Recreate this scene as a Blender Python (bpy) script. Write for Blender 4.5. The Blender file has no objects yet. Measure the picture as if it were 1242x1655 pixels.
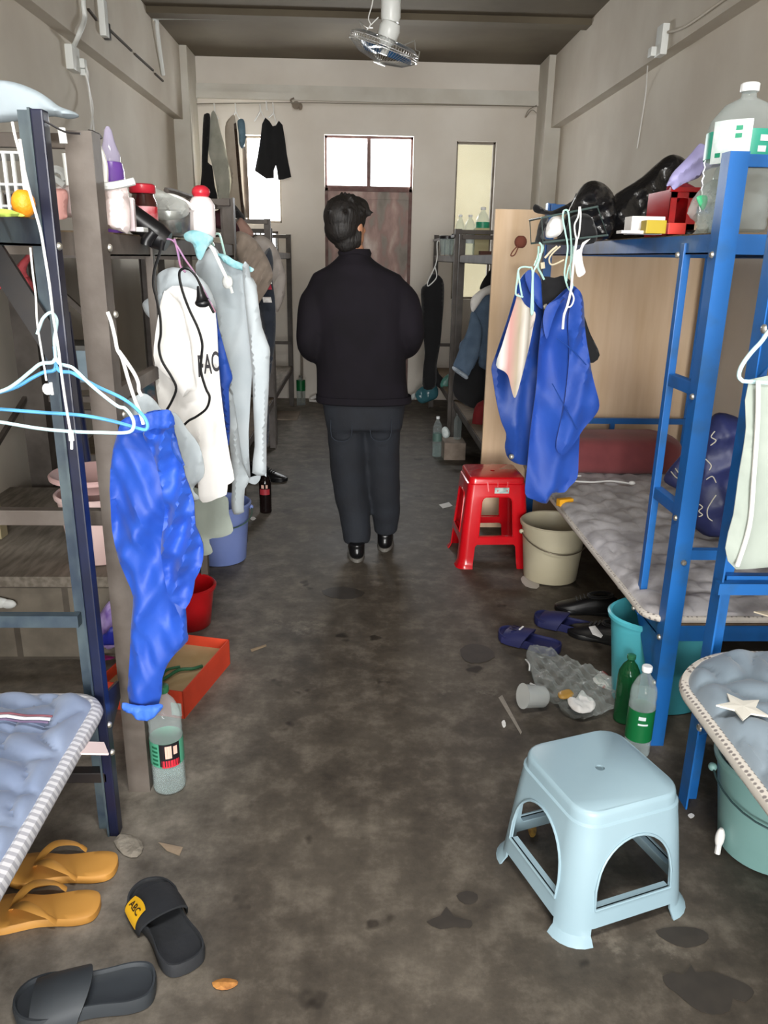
import bpy, bmesh, math, random
from math import sin, cos, pi, radians, sqrt, atan2
from mathutils import Vector, Matrix, noise, geometry
random.seed(7)
sc = bpy.context.scene
COL = sc.collection
V = Vector
# ---------------------------------------------------------------- camera model
FPX, CX, CY, H = 1270.0, 621.0, 827.5, 1.45
ROLL = radians(1.0)          # the phone was held very slightly tilted
_vx = -41 * cos(ROLL) - 412.5 * sin(ROLL); _vy = 41 * sin(ROLL) - 412.5 * cos(ROLL)
PIT = math.atan(-_vy / FPX)
YAW = math.atan(-_vx / FPX * cos(PIT))
FW = V((sin(YAW) * cos(PIT), cos(YAW) * cos(PIT), -sin(PIT)))
RT = V((cos(YAW), -sin(YAW), 0))
UP = RT.cross(FW)
RT, UP = RT * cos(ROLL) + UP * sin(ROLL), UP * cos(ROLL) - RT * sin(ROLL)
EYE = V((0, 0, H))
def ray(px, py): return FW * FPX + RT * (px - CX) + UP * (CY - py)
def P(px, py, Y): r = ray(px, py); return EYE + r * (Y / r.y)
def Fl(px, py, z=0.0): r = ray(px, py); return EYE + r * ((z - H) / r.z)
def PX(px, py, X): r = ray(px, py); return EYE + r * (X / r.x)
cd = bpy.data.cameras.new('camera'); cam = bpy.data.objects.new('camera', cd); COL.objects.link(cam)
cd.sensor_fit = 'VERTICAL'; cd.sensor_height = 36.0; cd.lens = FPX / 1655 * 36.0
cd.clip_start = 0.05
m3 = Matrix((RT, UP, -FW)).transposed()
cam.matrix_world = Matrix.Translation(EYE) @ m3.to_4x4()
sc.camera = cam
# ---------------------------------------------------------------- materials
def lin(h):
    h = h.lstrip('#'); out = []
    for i in (0, 2, 4):
        c = int(h[i:i + 2], 16) / 255
        out.append(c / 12.92 if c <= .04045 else ((c + .055) / 1.055) ** 2.4)
    return (*out, 1)
MATS = {}
def mat(name, c1, c2=None, rough=.6, metal=0, scale=6, bump=0, bscale=40, spec=.5, sheen=0, contrast=(.35, .65), coat=0, stretch=None):
    if name in MATS: return MATS[name]
    m = bpy.data.materials.new(name); m.use_nodes = True; nt = m.node_tree; n = nt.nodes; L = nt.links
    b = n['Principled BSDF']; b.inputs['Roughness'].default_value = rough; b.inputs['Metallic'].default_value = metal
    b.inputs['Specular IOR Level'].default_value = spec
    b.inputs['Coat Weight'].default_value = coat
    if sheen: b.inputs['Sheen Weight'].default_value = sheen
    b.inputs['Base Color'].default_value = lin(c1)
    tc = n.new('ShaderNodeTexCoord')
    src = tc.outputs['Object']
    if stretch:
        mp = n.new('ShaderNodeMapping'); mp.inputs['Scale'].default_value = stretch; L.new(src, mp.inputs[0]); src = mp.outputs[0]
    if c2:
        t = n.new('ShaderNodeTexNoise'); t.inputs['Scale'].default_value = scale; t.inputs['Detail'].default_value = 6
        r = n.new('ShaderNodeValToRGB'); r.color_ramp.elements[0].position = contrast[0]; r.color_ramp.elements[1].position = contrast[1]
        r.color_ramp.elements[0].color = lin(c1); r.color_ramp.elements[1].color = lin(c2)
        L.new(src, t.inputs['Vector']); L.new(t.outputs['Fac'], r.inputs[0]); L.new(r.outputs[0], b.inputs['Base Color'])
    if bump:
        t2 = n.new('ShaderNodeTexNoise'); t2.inputs['Scale'].default_value = bscale; t2.inputs['Detail'].default_value = 4
        bp = n.new('ShaderNodeBump'); bp.inputs['Strength'].default_value = bump; bp.inputs['Distance'].default_value = .01
        L.new(src, t2.inputs['Vector']); L.new(t2.outputs['Fac'], bp.inputs['Height']); L.new(bp.outputs[0], b.inputs['Normal'])
    MATS[name] = m; return m
def clear(name, col='#eef3f2', alpha=.25, rough=.08, tint=None):
    """thin clear plastic: mostly see-through, glossy at grazing angles"""
    if name in MATS: return MATS[name]
    m = bpy.data.materials.new(name); m.use_nodes = True; nt = m.node_tree; n = nt.nodes; L = nt.links; n.clear()
    o = n.new('ShaderNodeOutputMaterial'); mx = n.new('ShaderNodeMixShader'); tr = n.new('ShaderNodeBsdfTransparent')
    b = n.new('ShaderNodeBsdfPrincipled'); b.inputs['Base Color'].default_value = lin(col); b.inputs['Roughness'].default_value = rough
    tr.inputs[0].default_value = lin(tint or '#f2f6f5')
    lw = n.new('ShaderNodeLayerWeight'); lw.inputs[0].default_value = .35
    mr = n.new('ShaderNodeMapRange'); mr.inputs['To Min'].default_value = alpha; mr.inputs['To Max'].default_value = min(1, alpha + .4)
    L.new(lw.outputs['Facing'], mr.inputs[0]); L.new(mr.outputs[0], mx.inputs[0]); L.new(tr.outputs[0], mx.inputs[1]); L.new(b.outputs[0], mx.inputs[2]); L.new(mx.outputs[0], o.inputs[0])
    MATS[name] = m; return m
def ramp_mat(name, stops, axis='X', scale=1.0, rough=.8, bump=0, wave=False, interp='CONSTANT'):
    """coloured bands along an object axis"""
    if name in MATS: return MATS[name]
    m = bpy.data.materials.new(name); m.use_nodes = True; nt = m.node_tree; n = nt.nodes; L = nt.links
    b = n['Principled BSDF']; b.inputs['Roughness'].default_value = rough
    tc = n.new('ShaderNodeTexCoord'); sp = n.new('ShaderNodeSeparateXYZ'); L.new(tc.outputs['Generated'], sp.inputs[0])
    ml = n.new('ShaderNodeMath'); ml.operation = 'MULTIPLY'; ml.inputs[1].default_value = scale; L.new(sp.outputs[axis], ml.inputs[0])
    fr = n.new('ShaderNodeMath'); fr.operation = 'FRACT'; L.new(ml.outputs[0], fr.inputs[0])
    r = n.new('ShaderNodeValToRGB'); r.color_ramp.interpolation = interp
    els = r.color_ramp.elements
    els[0].position = stops[0][0]; els[0].color = lin(stops[0][1]); els[1].position = stops[1][0]; els[1].color = lin(stops[1][1])
    for p, c in stops[2:]:
        e = els.new(p); e.color = lin(c)
    L.new(fr.outputs[0] if scale > 1 else sp.outputs[axis], r.inputs[0]); L.new(r.outputs[0], b.inputs['Base Color'])
    MATS[name] = m; return m
def checker_mat(name, c1, c2, scale):
    if name in MATS: return MATS[name]
    m = bpy.data.materials.new(name); m.use_nodes = True; nt = m.node_tree; n = nt.nodes; L = nt.links
    b = n['Principled BSDF']; b.inputs['Roughness'].default_value = .85
    tc = n.new('ShaderNodeTexCoord'); ck = n.new('ShaderNodeTexVoronoi'); ck.inputs['Scale'].default_value = scale; ck.inputs['Randomness'].default_value = .25
    r = n.new('ShaderNodeValToRGB'); r.color_ramp.interpolation = 'LINEAR'
    r.color_ramp.elements[0].position = .25; r.color_ramp.elements[0].color = lin(c2); r.color_ramp.elements[1].position = .4; r.color_ramp.elements[1].color = lin(c1)
    L.new(tc.outputs['Object'], ck.inputs['Vector']); L.new(ck.outputs['Distance'], r.inputs[0]); L.new(r.outputs[0], b.inputs['Base Color'])
    MATS[name] = m; return m
# ---------------------------------------------------------------- objects
WL = {}
def tag(o, label=None, cat=None, group=None, kind=None):
    if label: o['label'] = label
    if cat: o['category'] = cat
    if group: o['group'] = group
    if kind: o['kind'] = kind
    return o
def thing(name, label, cat, loc, group=None):
    o = bpy.data.objects.new(name, None); COL.objects.link(o); o.empty_display_size = .05
    o.location = loc; WL[o.name] = V(loc)
    return tag(o, label, cat, group)
def link(name, me, m, parent=None, smooth=True, origin=None):
    if parent is None:
        if origin is None:
            xs = [v.co for v in me.vertices]
            origin = V((sum(v.x for v in xs) / len(xs), sum(v.y for v in xs) / len(xs), min(v.z for v in xs)))
        off = V(origin)
    else: off = WL[parent.name]
    me.transform(Matrix.Translation(-off))
    if m: me.materials.append(m)
    if smooth:
        me.polygons.foreach_set('use_smooth', [True] * len(me.polygons))
        try: me.set_sharp_from_angle(angle=radians(45))
        except Exception: pass
    me.update()
    o = bpy.data.objects.new(name, me); COL.objects.link(o)
    if parent is None: o.location = off
    else: o.parent = parent
    WL[o.name] = off
    return o
def catmull(pts, n=6, closed=False):
    pts = [V(p) for p in pts]; out = []; N = len(pts)
    if N < 3: return pts
    rng = N if closed else N - 1
    for i in range(rng):
        p0 = pts[(i - 1) % N] if closed or i > 0 else pts[0]
        p1 = pts[i]; p2 = pts[(i + 1) % N]
        p3 = pts[(i + 2) % N] if closed or i + 2 < N else pts[-1]
        for k in range(n):
            t = k / n
            out.append(.5 * ((2 * p1) + (p2 - p0) * t + (2 * p0 - 5 * p1 + 4 * p2 - p3) * t * t + (3 * p1 - p0 - 3 * p2 + p3) * t ** 3))
    if not closed: out.append(pts[-1])
    return out
class MB:
    def __init__(s): s.v = []; s.f = []
    def add(s, vs, fs):
        k = len(s.v); s.v += [V(p) for p in vs]; s.f += [[i + k for i in f] for f in fs]; return s
    def box(s, c, d, rot=None, pivot=None):
        x, y, z = d[0] / 2, d[1] / 2, d[2] / 2
        vs = [V((a * x, b * y, e * z)) for a in (-1, 1) for b in (-1, 1) for e in (-1, 1)]
        if rot is not None: vs = [rot @ p for p in vs]
        vs = [p + V(c) for p in vs]
        return s.add(vs, [(0, 1, 3, 2), (4, 6, 7, 5), (0, 4, 5, 1), (2, 3, 7, 6), (0, 2, 6, 4), (1, 5, 7, 3)])
    def bb(s, x0, x1, y0, y1, z0, z1): return s.box(((x0 + x1) / 2, (y0 + y1) / 2, (z0 + z1) / 2), (abs(x1 - x0), abs(y1 - y0), abs(z1 - z0)))
    def bar(s, p, q, w, h=None, up=V((0, 0, 1))):
        h = h or w; p = V(p); q = V(q); d = (q - p).normalized()
        if abs(d.dot(up)) > .95: up = V((0, 1, 0))
        a = d.cross(up).normalized() * w / 2; b = a.cross(d).normalized() * h / 2
        vs = [p - a - b, p + a - b, p + a + b, p - a + b, q - a - b, q + a - b, q + a + b, q - a + b]
        return s.add(vs, [(3, 2, 1, 0), (4, 5, 6, 7), (0, 1, 5, 4), (1, 2, 6, 5), (2, 3, 7, 6), (3, 0, 4, 7)])
    def tube(s, pts, r, seg=6, sm=5, closed=False, flat=1.0, cap=True):
        pts = catmull(pts, sm, closed) if sm else [V(p) for p in pts]
        N = len(pts); rs = r if callable(r) else (lambda t: r)
        ref = V((0, 0, 1)); rings = []
        prev = None
        for i, p in enumerate(pts):
            a = pts[(i - 1) % N] if closed or i else p; b = pts[(i + 1) % N] if closed or i < N - 1 else p
            d = (b - a); d = d.normalized() if d.length > 1e-9 else V((0, 0, 1))
            if prev is None:
                u = d.cross(ref);
                if u.length < 1e-3: u = d.cross(V((0, 1, 0)))
            else: u = prev - d * prev.dot(d)
            u = u.normalized(); prev = u; w = d.cross(u)
            R = rs(i / max(1, N - 1))
            rings.append([p + (u * cos(2 * pi * k / seg) + w * sin(2 * pi * k / seg) * flat) * R for k in range(seg)])
        return s.rings(rings, closed, cap)
    def rings(s, rings, closed=False, cap=True):
        seg = len(rings[0]); N = len(rings); vs = [p for r in rings for p in r]; fs = []
        for i in range(N if closed else N - 1):
            j = (i + 1) % N
            for k in range(seg):
                l = (k + 1) % seg
                fs.append((i * seg + k, i * seg + l, j * seg + l, j * seg + k))
        if not closed and cap:
            fs.append(tuple(reversed(range(seg)))); fs.append(tuple((N - 1) * seg + k for k in range(seg)))
        return s.add(vs, fs)
    def lathe(s, c, prof, seg=28, sx=1, sy=1, rot=0, cap=True, tilt=None):
        c = V(c); rings = []
        for r, z in prof:
            ring = []
            for k in range(seg):
                a = 2 * pi * k / seg
                q = V((r * sx * cos(a), r * sy * sin(a), z))
                if rot: q = Matrix.Rotation(rot, 3, 'Z') @ q
                if tilt is not None: q = tilt @ q
                ring.append(c + q)
            rings.append(ring)
        return s.rings(rings, False, cap)
    def ball(s, c, r, seg=14, rn=8, rot=None):
        rx, ry, rz = (r, r, r) if not hasattr(r, '__len__') else r
        rings = []
        for i in range(1, rn):
            t = pi * i / rn
            ring = []
            for k in range(seg):
                a = 2 * pi * k / seg
                q = V((rx * sin(t) * cos(a), ry * sin(t) * sin(a), -rz * cos(t)))
                if rot is not None: q = rot @ q
                ring.append(V(c) + q)
            rings.append(ring)
        return s.rings(rings)
    def prism(s, poly, y0, y1, axis='y'):
        n = len(poly)
        if axis == 'y': a = [V((x, y0, z)) for x, z in poly]; b = [V((x, y1, z)) for x, z in poly]
        elif axis == 'x': a = [V((y0, x, z)) for x, z in poly]; b = [V((y1, x, z)) for x, z in poly]
        else: a = [V((x, z, y0)) for x, z in poly]; b = [V((x, z, y1)) for x, z in poly]
        fs = [tuple(range(n)), tuple(reversed(range(n, 2 * n)))] + [(i, (i + 1) % n, n + (i + 1) % n, n + i) for i in range(n)]
        return s.add(a + b, fs)
    def xf(s, M):
        s.v = [M @ p for p in s.v]; return s
    def mesh(s, fix=True):
        me = bpy.data.meshes.new('m'); me.from_pydata([tuple(p) for p in s.v], [], [tuple(f) for f in s.f]); me.update()
        if fix:
            bm = bmesh.new(); bm.from_mesh(me); bmesh.ops.recalc_face_normals(bm, faces=bm.faces); bm.to_mesh(me); bm.free()
        return me
    def build(s, name, m, parent=None, smooth=True, bevel=0, origin=None, label=None):
        me = s.mesh()
        if bevel:
            bm = bmesh.new(); bm.from_mesh(me)
            es = [e for e in bm.edges if len(e.link_faces) == 2 and e.calc_face_angle(0) > .6]
            bmesh.ops.bevel(bm, geom=es, offset=bevel, segments=2, profile=.7, affect='EDGES', clamp_overlap=True)
            bm.to_mesh(me); bm.free()
        o = link(name, me, m, parent, smooth, origin)
        if label: o['label'] = label
        return o
def bake(o):
    """apply an object's modifiers into a fresh mesh"""
    dg = bpy.context.evaluated_depsgraph_get(); dg.update()
    me = bpy.data.meshes.new_from_object(o.evaluated_get(dg)); o.modifiers.clear(); o.data = me; return o
def voxel(mb, name, m, parent, vs=.01, smooth=6, label=None, fac=.5):
    o = mb.build(name, m, parent)
    r = o.modifiers.new('r', 'REMESH'); r.mode = 'VOXEL'; r.voxel_size = vs; r.use_smooth_shade = True
    if smooth:
        k = o.modifiers.new('s', 'SMOOTH'); k.iterations = smooth; k.factor = fac
    bake(o)
    if not o.data.materials: o.data.materials.append(m)
    o.data.polygons.foreach_set('use_smooth', [True] * len(o.data.polygons))
    if label: o['label'] = label
    return o
# ---------------------------------------------------------------- soft goods
def puff_mesh(poly, mp, nrm, t=.01, edge=20, step=8, folds=(), smooth=3, wr=0, wrs=.02, sheet=None, seed=0):
    """closed cloth body from an outline: poly in (u,v); mp(u,v)->world; thickness bulges to t at 'edge' from the outline.
    folds: list of (angle_deg, wavelength_uv, amp_m, phase) ridges; wr: crumple amp"""
    ol = catmull([V((a, b, 0)) for a, b in poly], smooth, True) if smooth else [V((a, b, 0)) for a, b in poly]
    # resample the outline
    pts = []
    N = len(ol)
    for i in range(N):
        a, b = ol[i], ol[(i + 1) % N]; L = (b - a).length; k = max(1, int(L / step + .5))
        for j in range(k): pts.append((a + (b - a) * (j / k)).to_2d())
    clean = []
    for p in pts:
        if not clean or (p - clean[-1]).length > step * .15: clean.append(p)
    if (clean[0] - clean[-1]).length < step * .15: clean.pop()
    nb = len(clean)
    segs = [(clean[i], clean[(i + 1) % nb]) for i in range(nb)]
    def dist(p):
        d = 1e9
        for a, b in segs:
            ab = b - a; l = ab.length_squared
            tt = max(0, min(1, (p - a).dot(ab) / l)) if l else 0
            q = (p - (a + ab * tt)).length_squared
            if q < d: d = q
        return sqrt(d)
    def inside(p):
        c = False
        for a, b in segs:
            if (a.y > p.y) != (b.y > p.y) and p.x < (b.x - a.x) * (p.y - a.y) / (b.y - a.y) + a.x: c = not c
        return c
    x0 = min(p.x for p in clean); x1 = max(p.x for p in clean); y0 = min(p.y for p in clean); y1 = max(p.y for p in clean)
    allp = list(clean); ds = [0.0] * nb
    y = y0 + step * .5; row = 0
    while y < y1:
        x = x0 + step * (.5 if row % 2 else .1)
        while x < x1:
            p = V((x, y))
            if inside(p):
                d = dist(p)
                if d > step * .45: allp.append(p); ds.append(d)
            x += step
        y += step * .87; row += 1
    vs, es, fs, ov, oe, of = geometry.delaunay_2d_cdt(allp, [(i, (i + 1) % nb) for i in range(nb)], [], 1, 1e-5)
    dm = []
    for i, p in enumerate(vs):
        src = ov[i]
        dm.append(ds[src[0]] if src else 0.0)
    used = sorted({i for f in fs for i in f})
    bnd = {}
    for f in fs:
        for k in range(len(f)):
            e = tuple(sorted((f[k], f[(k + 1) % len(f)]))); bnd[e] = bnd.get(e, 0) + 1
    rim = {i for e, c in bnd.items() if c == 1 for i in e}
    fr = {}; bk = {}; VV = []; n = V(nrm).normalized() if nrm is not None else None
    for i in used:
        u, v = vs[i]; d = dm[i]
        q = mp(u, v)
        s = min(1, d / edge); bul = t * sqrt(max(0, 1 - (1 - s) ** 2))
        off = 0
        for (ang, wl, amp, ph) in folds:
            ca, sa = cos(radians(ang)), sin(radians(ang))
            w = noise.noise(V((u / wl * .5 + seed, v / wl * .35, ph))) * 2.2
            x = (u * ca + v * sa) / wl * 2 * pi + ph + w
            off += amp * (1 - sqrt(sin(x / 2) ** 2 + .05) * 2) * (.55 + .45 * noise.noise(V((u / wl / 2, v / wl / 3, seed + 5.3)))) * min(1, d / (edge * .5) + .35)
        if wr: off += wr * noise.fractal(V((u * wrs, v * wrs * .45, seed + 3.1)), 1, 2, 3) * min(1, d / (edge * .4) + .2)
        if sheet: off += sheet(u, v)
        if i in rim:
            e_ = max(.0004, t * .16); fr[i] = len(VV); VV.append(q + n * (off + e_)); bk[i] = len(VV); VV.append(q + n * (off - e_))
        else:
            fr[i] = len(VV); VV.append(q + n * (off + bul)); bk[i] = len(VV); VV.append(q + n * (off - bul * .8))
    F = [tuple(fr[i] for i in f) for f in fs] + [tuple(bk[i] for i in reversed(f)) for f in fs]
    for f in fs:
        for k in range(len(f)):
            a_, b_ = f[k], f[(k + 1) % len(f)]
            if bnd.get(tuple(sorted((a_, b_))), 0) == 1: F.append((fr[b_], fr[a_], bk[a_], bk[b_]))
    mb = MB(); mb.v = VV; mb.f = [list(f) for f in F]
    return mb
def cloth(name, poly, Y, m, parent=None, t=.02, edge=22, step=7, folds=((0, 26, .008, 0),), smooth=3, wr=.006, wrs=.03, seed=0, label=None, tilt=0, ny=-1):
    """hanging cloth: outline in photo pixels, standing at depth Y (tilt: metres of depth per pixel of x)"""
    cxp = sum(p[0] for p in poly) / len(poly)
    f = lambda u, v: P(u, v, Y + tilt * (u - cxp))
    o = puff_mesh(poly, f, (0, ny, 0), t * .6, edge * .8, step, folds, smooth, wr, wrs, None, seed).build(name, m, parent)
    if label: o['label'] = label
    return o
def flat(name, poly, z, m, parent=None, t=.003, edge=.01, step=.01, folds=(), smooth=3, wr=0, wrs=30, seed=0, zf=None, label=None, px=False):
    """something lying on a level surface at z; outline in metres (x, y), or in pixels cast onto the plane (px=True)"""
    if px: poly = [tuple(Fl(a, b, z).xy) for a, b in poly]
    f = (lambda u, v: V((u, v, z + t * .8 + (zf(u, v) if zf else 0))))
    o = puff_mesh(poly, f, (0, 0, 1), t, edge, step, folds, smooth, wr, wrs, None, seed).build(name, m, parent, smooth=t > .006)
    if label: o['label'] = label
    return o
def text(name, s, size, M, m, parent, ext=.0005, bold=0):
    c = bpy.data.curves.new('t', 'FONT'); c.body = s; c.size = size; c.extrude = ext; c.offset = bold; c.align_x = 'CENTER'; c.align_y = 'CENTER'
    o = bpy.data.objects.new('t', c); COL.objects.link(o)
    dg = bpy.context.evaluated_depsgraph_get(); me = bpy.data.meshes.new_from_object(o.evaluated_get(dg)); bpy.data.objects.remove(o)
    me.materials.clear(); me.transform(M)
    return link(name, me, m, parent, smooth=False)
def facing(p, right=V((1, 0, 0)), up=V((0, 0, 1))):
    r = V(right).normalized(); u = V(up).normalized(); n = r.cross(u).normalized(); u = n.cross(r)
    M = Matrix((r, u, n)).transposed().to_4x4(); M.translation = V(p); return M
# ================================================================ SETTING
XL, XR, YB, YF, ZC = -1.70, 1.87, 8.4, -4.0, 3.22
M_wall = mat('wall_paint', '#d6cfc2', '#cac1b3', rough=.9, scale=1.6, bump=.15, bscale=14)
M_wallb = mat('wall_back_lit_paint', '#ece6dd', '#ded6cb', rough=.9, scale=1.3, bump=.12, bscale=10)  # paler than the side walls: the stronger light here is put into the colour
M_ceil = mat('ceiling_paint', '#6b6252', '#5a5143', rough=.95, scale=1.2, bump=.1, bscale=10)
M_trim = mat('pilaster_paint', '#dedbd2', '#d0cbc0', rough=.85, scale=3)
def floor_material():
    m = bpy.data.materials.new('concrete_floor'); m.use_nodes = True; nt = m.node_tree; n = nt.nodes; L = nt.links
    b = n['Principled BSDF']
    tc = n.new('ShaderNodeTexCoord'); src = tc.outputs['Object']
    def nz(scale, det, rough=.6):
        t = n.new('ShaderNodeTexNoise'); t.inputs['Scale'].default_value = scale; t.inputs['Detail'].default_value = det; t.inputs['Roughness'].default_value = rough; L.new(src, t.inputs['Vector']); return t
    def rp(inp, stops):
        r = n.new('ShaderNodeValToRGB'); e = r.color_ramp.elements
        e[0].position, e[0].color = stops[0][0], lin(stops[0][1]); e[1].position, e[1].color = stops[1][0], lin(stops[1][1])
        for p, c in stops[2:]: x = e.new(p); x.color = lin(c)
        L.new(inp, r.inputs[0]); return r
    a = nz(1.1, 10, .62); base = rp(a.outputs['Fac'], [(.3, '#332d27'), (.7, '#6f675c'), (.5, '#4d463d')])
    f = nz(9, 12, .7); fine = rp(f.outputs['Fac'], [(.33, '#28231e'), (.68, '#80776b'), (.5, '#4e473e')])
    mx = n.new('ShaderNodeMixRGB'); mx.inputs[0].default_value = .5; L.new(base.outputs[0], mx.inputs[1]); L.new(fine.outputs[0], mx.inputs[2])
    # dark wet spots, shapes of their own
    w = nz(5.5, 3, .5); wr = rp(w.outputs['Fac'], [(.66, '#ffffff'), (.70, '#6b625c')])
    mu = n.new('ShaderNodeMixRGB'); mu.blend_type = 'MULTIPLY'; mu.inputs[0].default_value = .8; L.new(mx.outputs[0], mu.inputs[1]); L.new(wr.outputs[0], mu.inputs[2])
    # pale scuffs
    s = nz(2.3, 12, .75); sr = rp(s.outputs['Fac'], [(.6, '#000000'), (.78, '#ffffff')])
    m2 = n.new('ShaderNodeMixRGB'); L.new(sr.outputs[0], m2.inputs[0]); L.new(mu.outputs[0], m2.inputs[1]); m2.inputs[2].default_value = lin('#958c7f')
    # worn pale cement beside the left posts, dark trodden aisle
    sp = n.new('ShaderNodeSeparateXYZ'); L.new(src, sp.inputs[0])
    mr = n.new('ShaderNodeMapRange'); mr.inputs['From Min'].default_value = -.25; mr.inputs['From Max'].default_value = -.6; L.new(sp.outputs['X'], mr.inputs[0])
    m3_ = n.new('ShaderNodeMixRGB'); m3_.blend_type = 'MIX'; ml = n.new('ShaderNodeMath'); ml.operation = 'MULTIPLY'; ml.inputs[1].default_value = .55
    L.new(mr.outputs[0], ml.inputs[0]); L.new(ml.outputs[0], m3_.inputs[0]); L.new(m2.outputs[0], m3_.inputs[1])
    g = rp(f.outputs['Fac'], [(.35, '#6d675f'), (.65, '#a39c91')]); L.new(g.outputs[0], m3_.inputs[2])
    L.new(m3_.outputs[0], b.inputs['Base Color'])
    rr = n.new('ShaderNodeMapRange'); rr.inputs['To Min'].default_value = .5; b.inputs['Specular IOR Level'].default_value = .35; rr.inputs['To Max'].default_value = .8; L.new(a.outputs['Fac'], rr.inputs[0]); L.new(rr.outputs[0], b.inputs['Roughness'])
    bp = n.new('ShaderNodeBump'); bp.inputs['Strength'].default_value = .25; bp.inputs['Distance'].default_value = .01; L.new(f.outputs['Fac'], bp.inputs['Height']); L.new(bp.outputs[0], b.inputs['Normal'])
    return m
def struct(name, mb, m, bevel=0): return tag(mb.build(name, m, None, smooth=False, bevel=bevel, origin=(0, 0, 0)), kind='structure')
struct('floor', MB().bb(XL - .1, XR + .1, YF - .1, YB + .2, -.1, 0), floor_material())
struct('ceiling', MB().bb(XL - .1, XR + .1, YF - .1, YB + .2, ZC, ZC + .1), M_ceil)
struct('wall_left', MB().bb(XL - .15, XL, YF - .1, YB + .2, 0, ZC), M_wall)
struct('wall_right', MB().bb(XR, XR + .15, YF - .1, YB + .2, 0, ZC), M_wall)
def wall_with_holes(y0, y1, holes):
    xs = sorted({XL, XR} | {h[0] for h in holes} | {h[1] for h in holes}); zs = sorted({0, ZC} | {h[2] for h in holes} | {h[3] for h in holes})
    mb = MB()
    for i in range(len(xs) - 1):
        for j in range(len(zs) - 1):
            cx, cz = (xs[i] + xs[i + 1]) / 2, (zs[j] + zs[j + 1]) / 2
            if not any(a < cx < b and c < cz < d for a, b, c, d in holes): mb.bb(xs[i], xs[i + 1], y0, y1, zs[j], zs[j + 1])
    return mb
HO = [(-1.12, -.77, 1.76, 2.555), (-1.12, -.81, 1.47, 1.68), (-.34, .53, 0, 2.575), (.955, 1.345, 1.05, 2.545)]
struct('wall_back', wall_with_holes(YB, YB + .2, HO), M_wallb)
struct('wall_front', wall_with_holes(YF - .1, YF, [(-1.0, 1.2, .02, 2.7)]), M_wall)
M_beam = mat('beam_paint', '#cfc8bb', '#c3baac', rough=.9, scale=2)
struct('trim_1', MB().bb(XL, XL + .085, YF, 8.1, 2.62, ZC), M_beam)
struct('trim_2', MB().bb(XR - .09, XR, YF, 8.1, 2.62, ZC), M_beam)
struct('trim_3', MB().bb(XL, XL + .15, 8.0, YB, 0, ZC), M_trim)
struct('trim_4', MB().bb(XR - .15, XR, 8.0, YB, 0, ZC), M_trim)
struct('trim_5', MB().bb(XL + .15, XR - .15, YB - .05, YB, 2.86, 2.92).bb(XL + .15, XR - .15, YB - .03, YB, 2.92, 2.99), M_trim)
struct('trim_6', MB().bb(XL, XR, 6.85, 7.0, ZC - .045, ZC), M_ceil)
# windows ---------------------------------------------------------
M_frame = mat('window_frame_paint', '#8d8375', '#6f6558', rough=.6, scale=12)
M_red = mat('maroon_frame_paint', '#6b4a47', '#7c6660', rough=.7, scale=14)
M_pane = clear('window_pane', '#dfe8ea', .04, .05, '#ffffff')
def window(i, h, fm, mull=(), bars=0, t=.02, y=YB + .06):
    x0, x1, z0, z1 = h
    w = thing('window_%d' % i, None, None, ((x0 + x1) / 2, y, z0)); tag(w, kind='structure')
    f = MB().bb(x0, x1, y, y + .05, z0, z0 + t).bb(x0, x1, y, y + .05, z1 - t, z1).bb(x0, x0 + t, y, y + .05, z0, z1).bb(x1 - t, x1, y, y + .05, z0, z1)
    for c in mull: f.bb(c - t * .8, c + t * .8, y - .01, y + .05, z0, z1)
    f.build('window_frame', fm, w, smooth=False)
    MB().bb(x0 + t, x1 - t, y + .02, y + .026, z0 + t, z1 - t).build('pane', M_pane, w, smooth=False)
    if bars:
        b = MB()
        for k in range(bars): xx = x0 + (x1 - x0) * (k + .5) / bars; b.bb(xx - .006, xx + .006, y - .02, y - .008, z0, z1)
        b.build('bars', M_frame, w, smooth=False)
    return w
window(1, HO[0], M_frame); window(2, HO[1], M_frame, bars=6)
window(3, (-.34, .53, 2.10, 2.575), M_red, mull=(.095,), t=.022); window(4, HO[3], M_frame)
# the steel door with peeling maroon paint
def door_material():
    m = bpy.data.materials.new('peeling_door'); m.use_nodes = True; nt = m.node_tree; n = nt.nodes; L = nt.links; b = n['Principled BSDF']
    tc = n.new('ShaderNodeTexCoord'); t = n.new('ShaderNodeTexNoise'); t.inputs['Scale'].default_value = 3.2; t.inputs['Detail'].default_value = 9
    mp = n.new('ShaderNodeMapping'); mp.inputs['Scale'].default_value = (1.6, 1, .7); L.new(tc.outputs['Object'], mp.inputs[0]); L.new(mp.outputs[0], t.inputs['Vector'])
    r = n.new('ShaderNodeValToRGB'); e = r.color_ramp.elements
    e[0].position, e[0].color = .32, lin('#857e76'); e[1].position, e[1].color = .66, lin('#e0d2cb')
    for p, c in ((.42, '#9b9188'), (.47, '#a38780'), (.54, '#b89b93'), (.58, '#c6b0a8')): x = e.new(p); x.color = lin(c)
    L.new(t.outputs['Fac'], r.inputs[0]); L.new(r.outputs[0], b.inputs['Base Color']); b.inputs['Roughness'].default_value = .65
    return m
d = thing('door_1', None, None, (.105, YB + .05, 0)); tag(d, kind='structure')
MB().bb(-.31, .50, YB + .07, YB + .11, 0, 2.07).bb(-.31, .50, YB + .055, YB + .07, 2.0, 2.07).bb(-.31, .50, YB + .055, YB + .07, 1.0, 1.06).build('door_panel', door_material(), d, smooth=False)
MB().bb(-.34, -.31, YB + .03, YB + .12, 0, 2.1).bb(.50, .53, YB + .03, YB + .12, 0, 2.1).bb(-.34, .53, YB + .03, YB + .12, 2.07, 2.105).build('door_frame', M_red, d, smooth=False)
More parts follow.
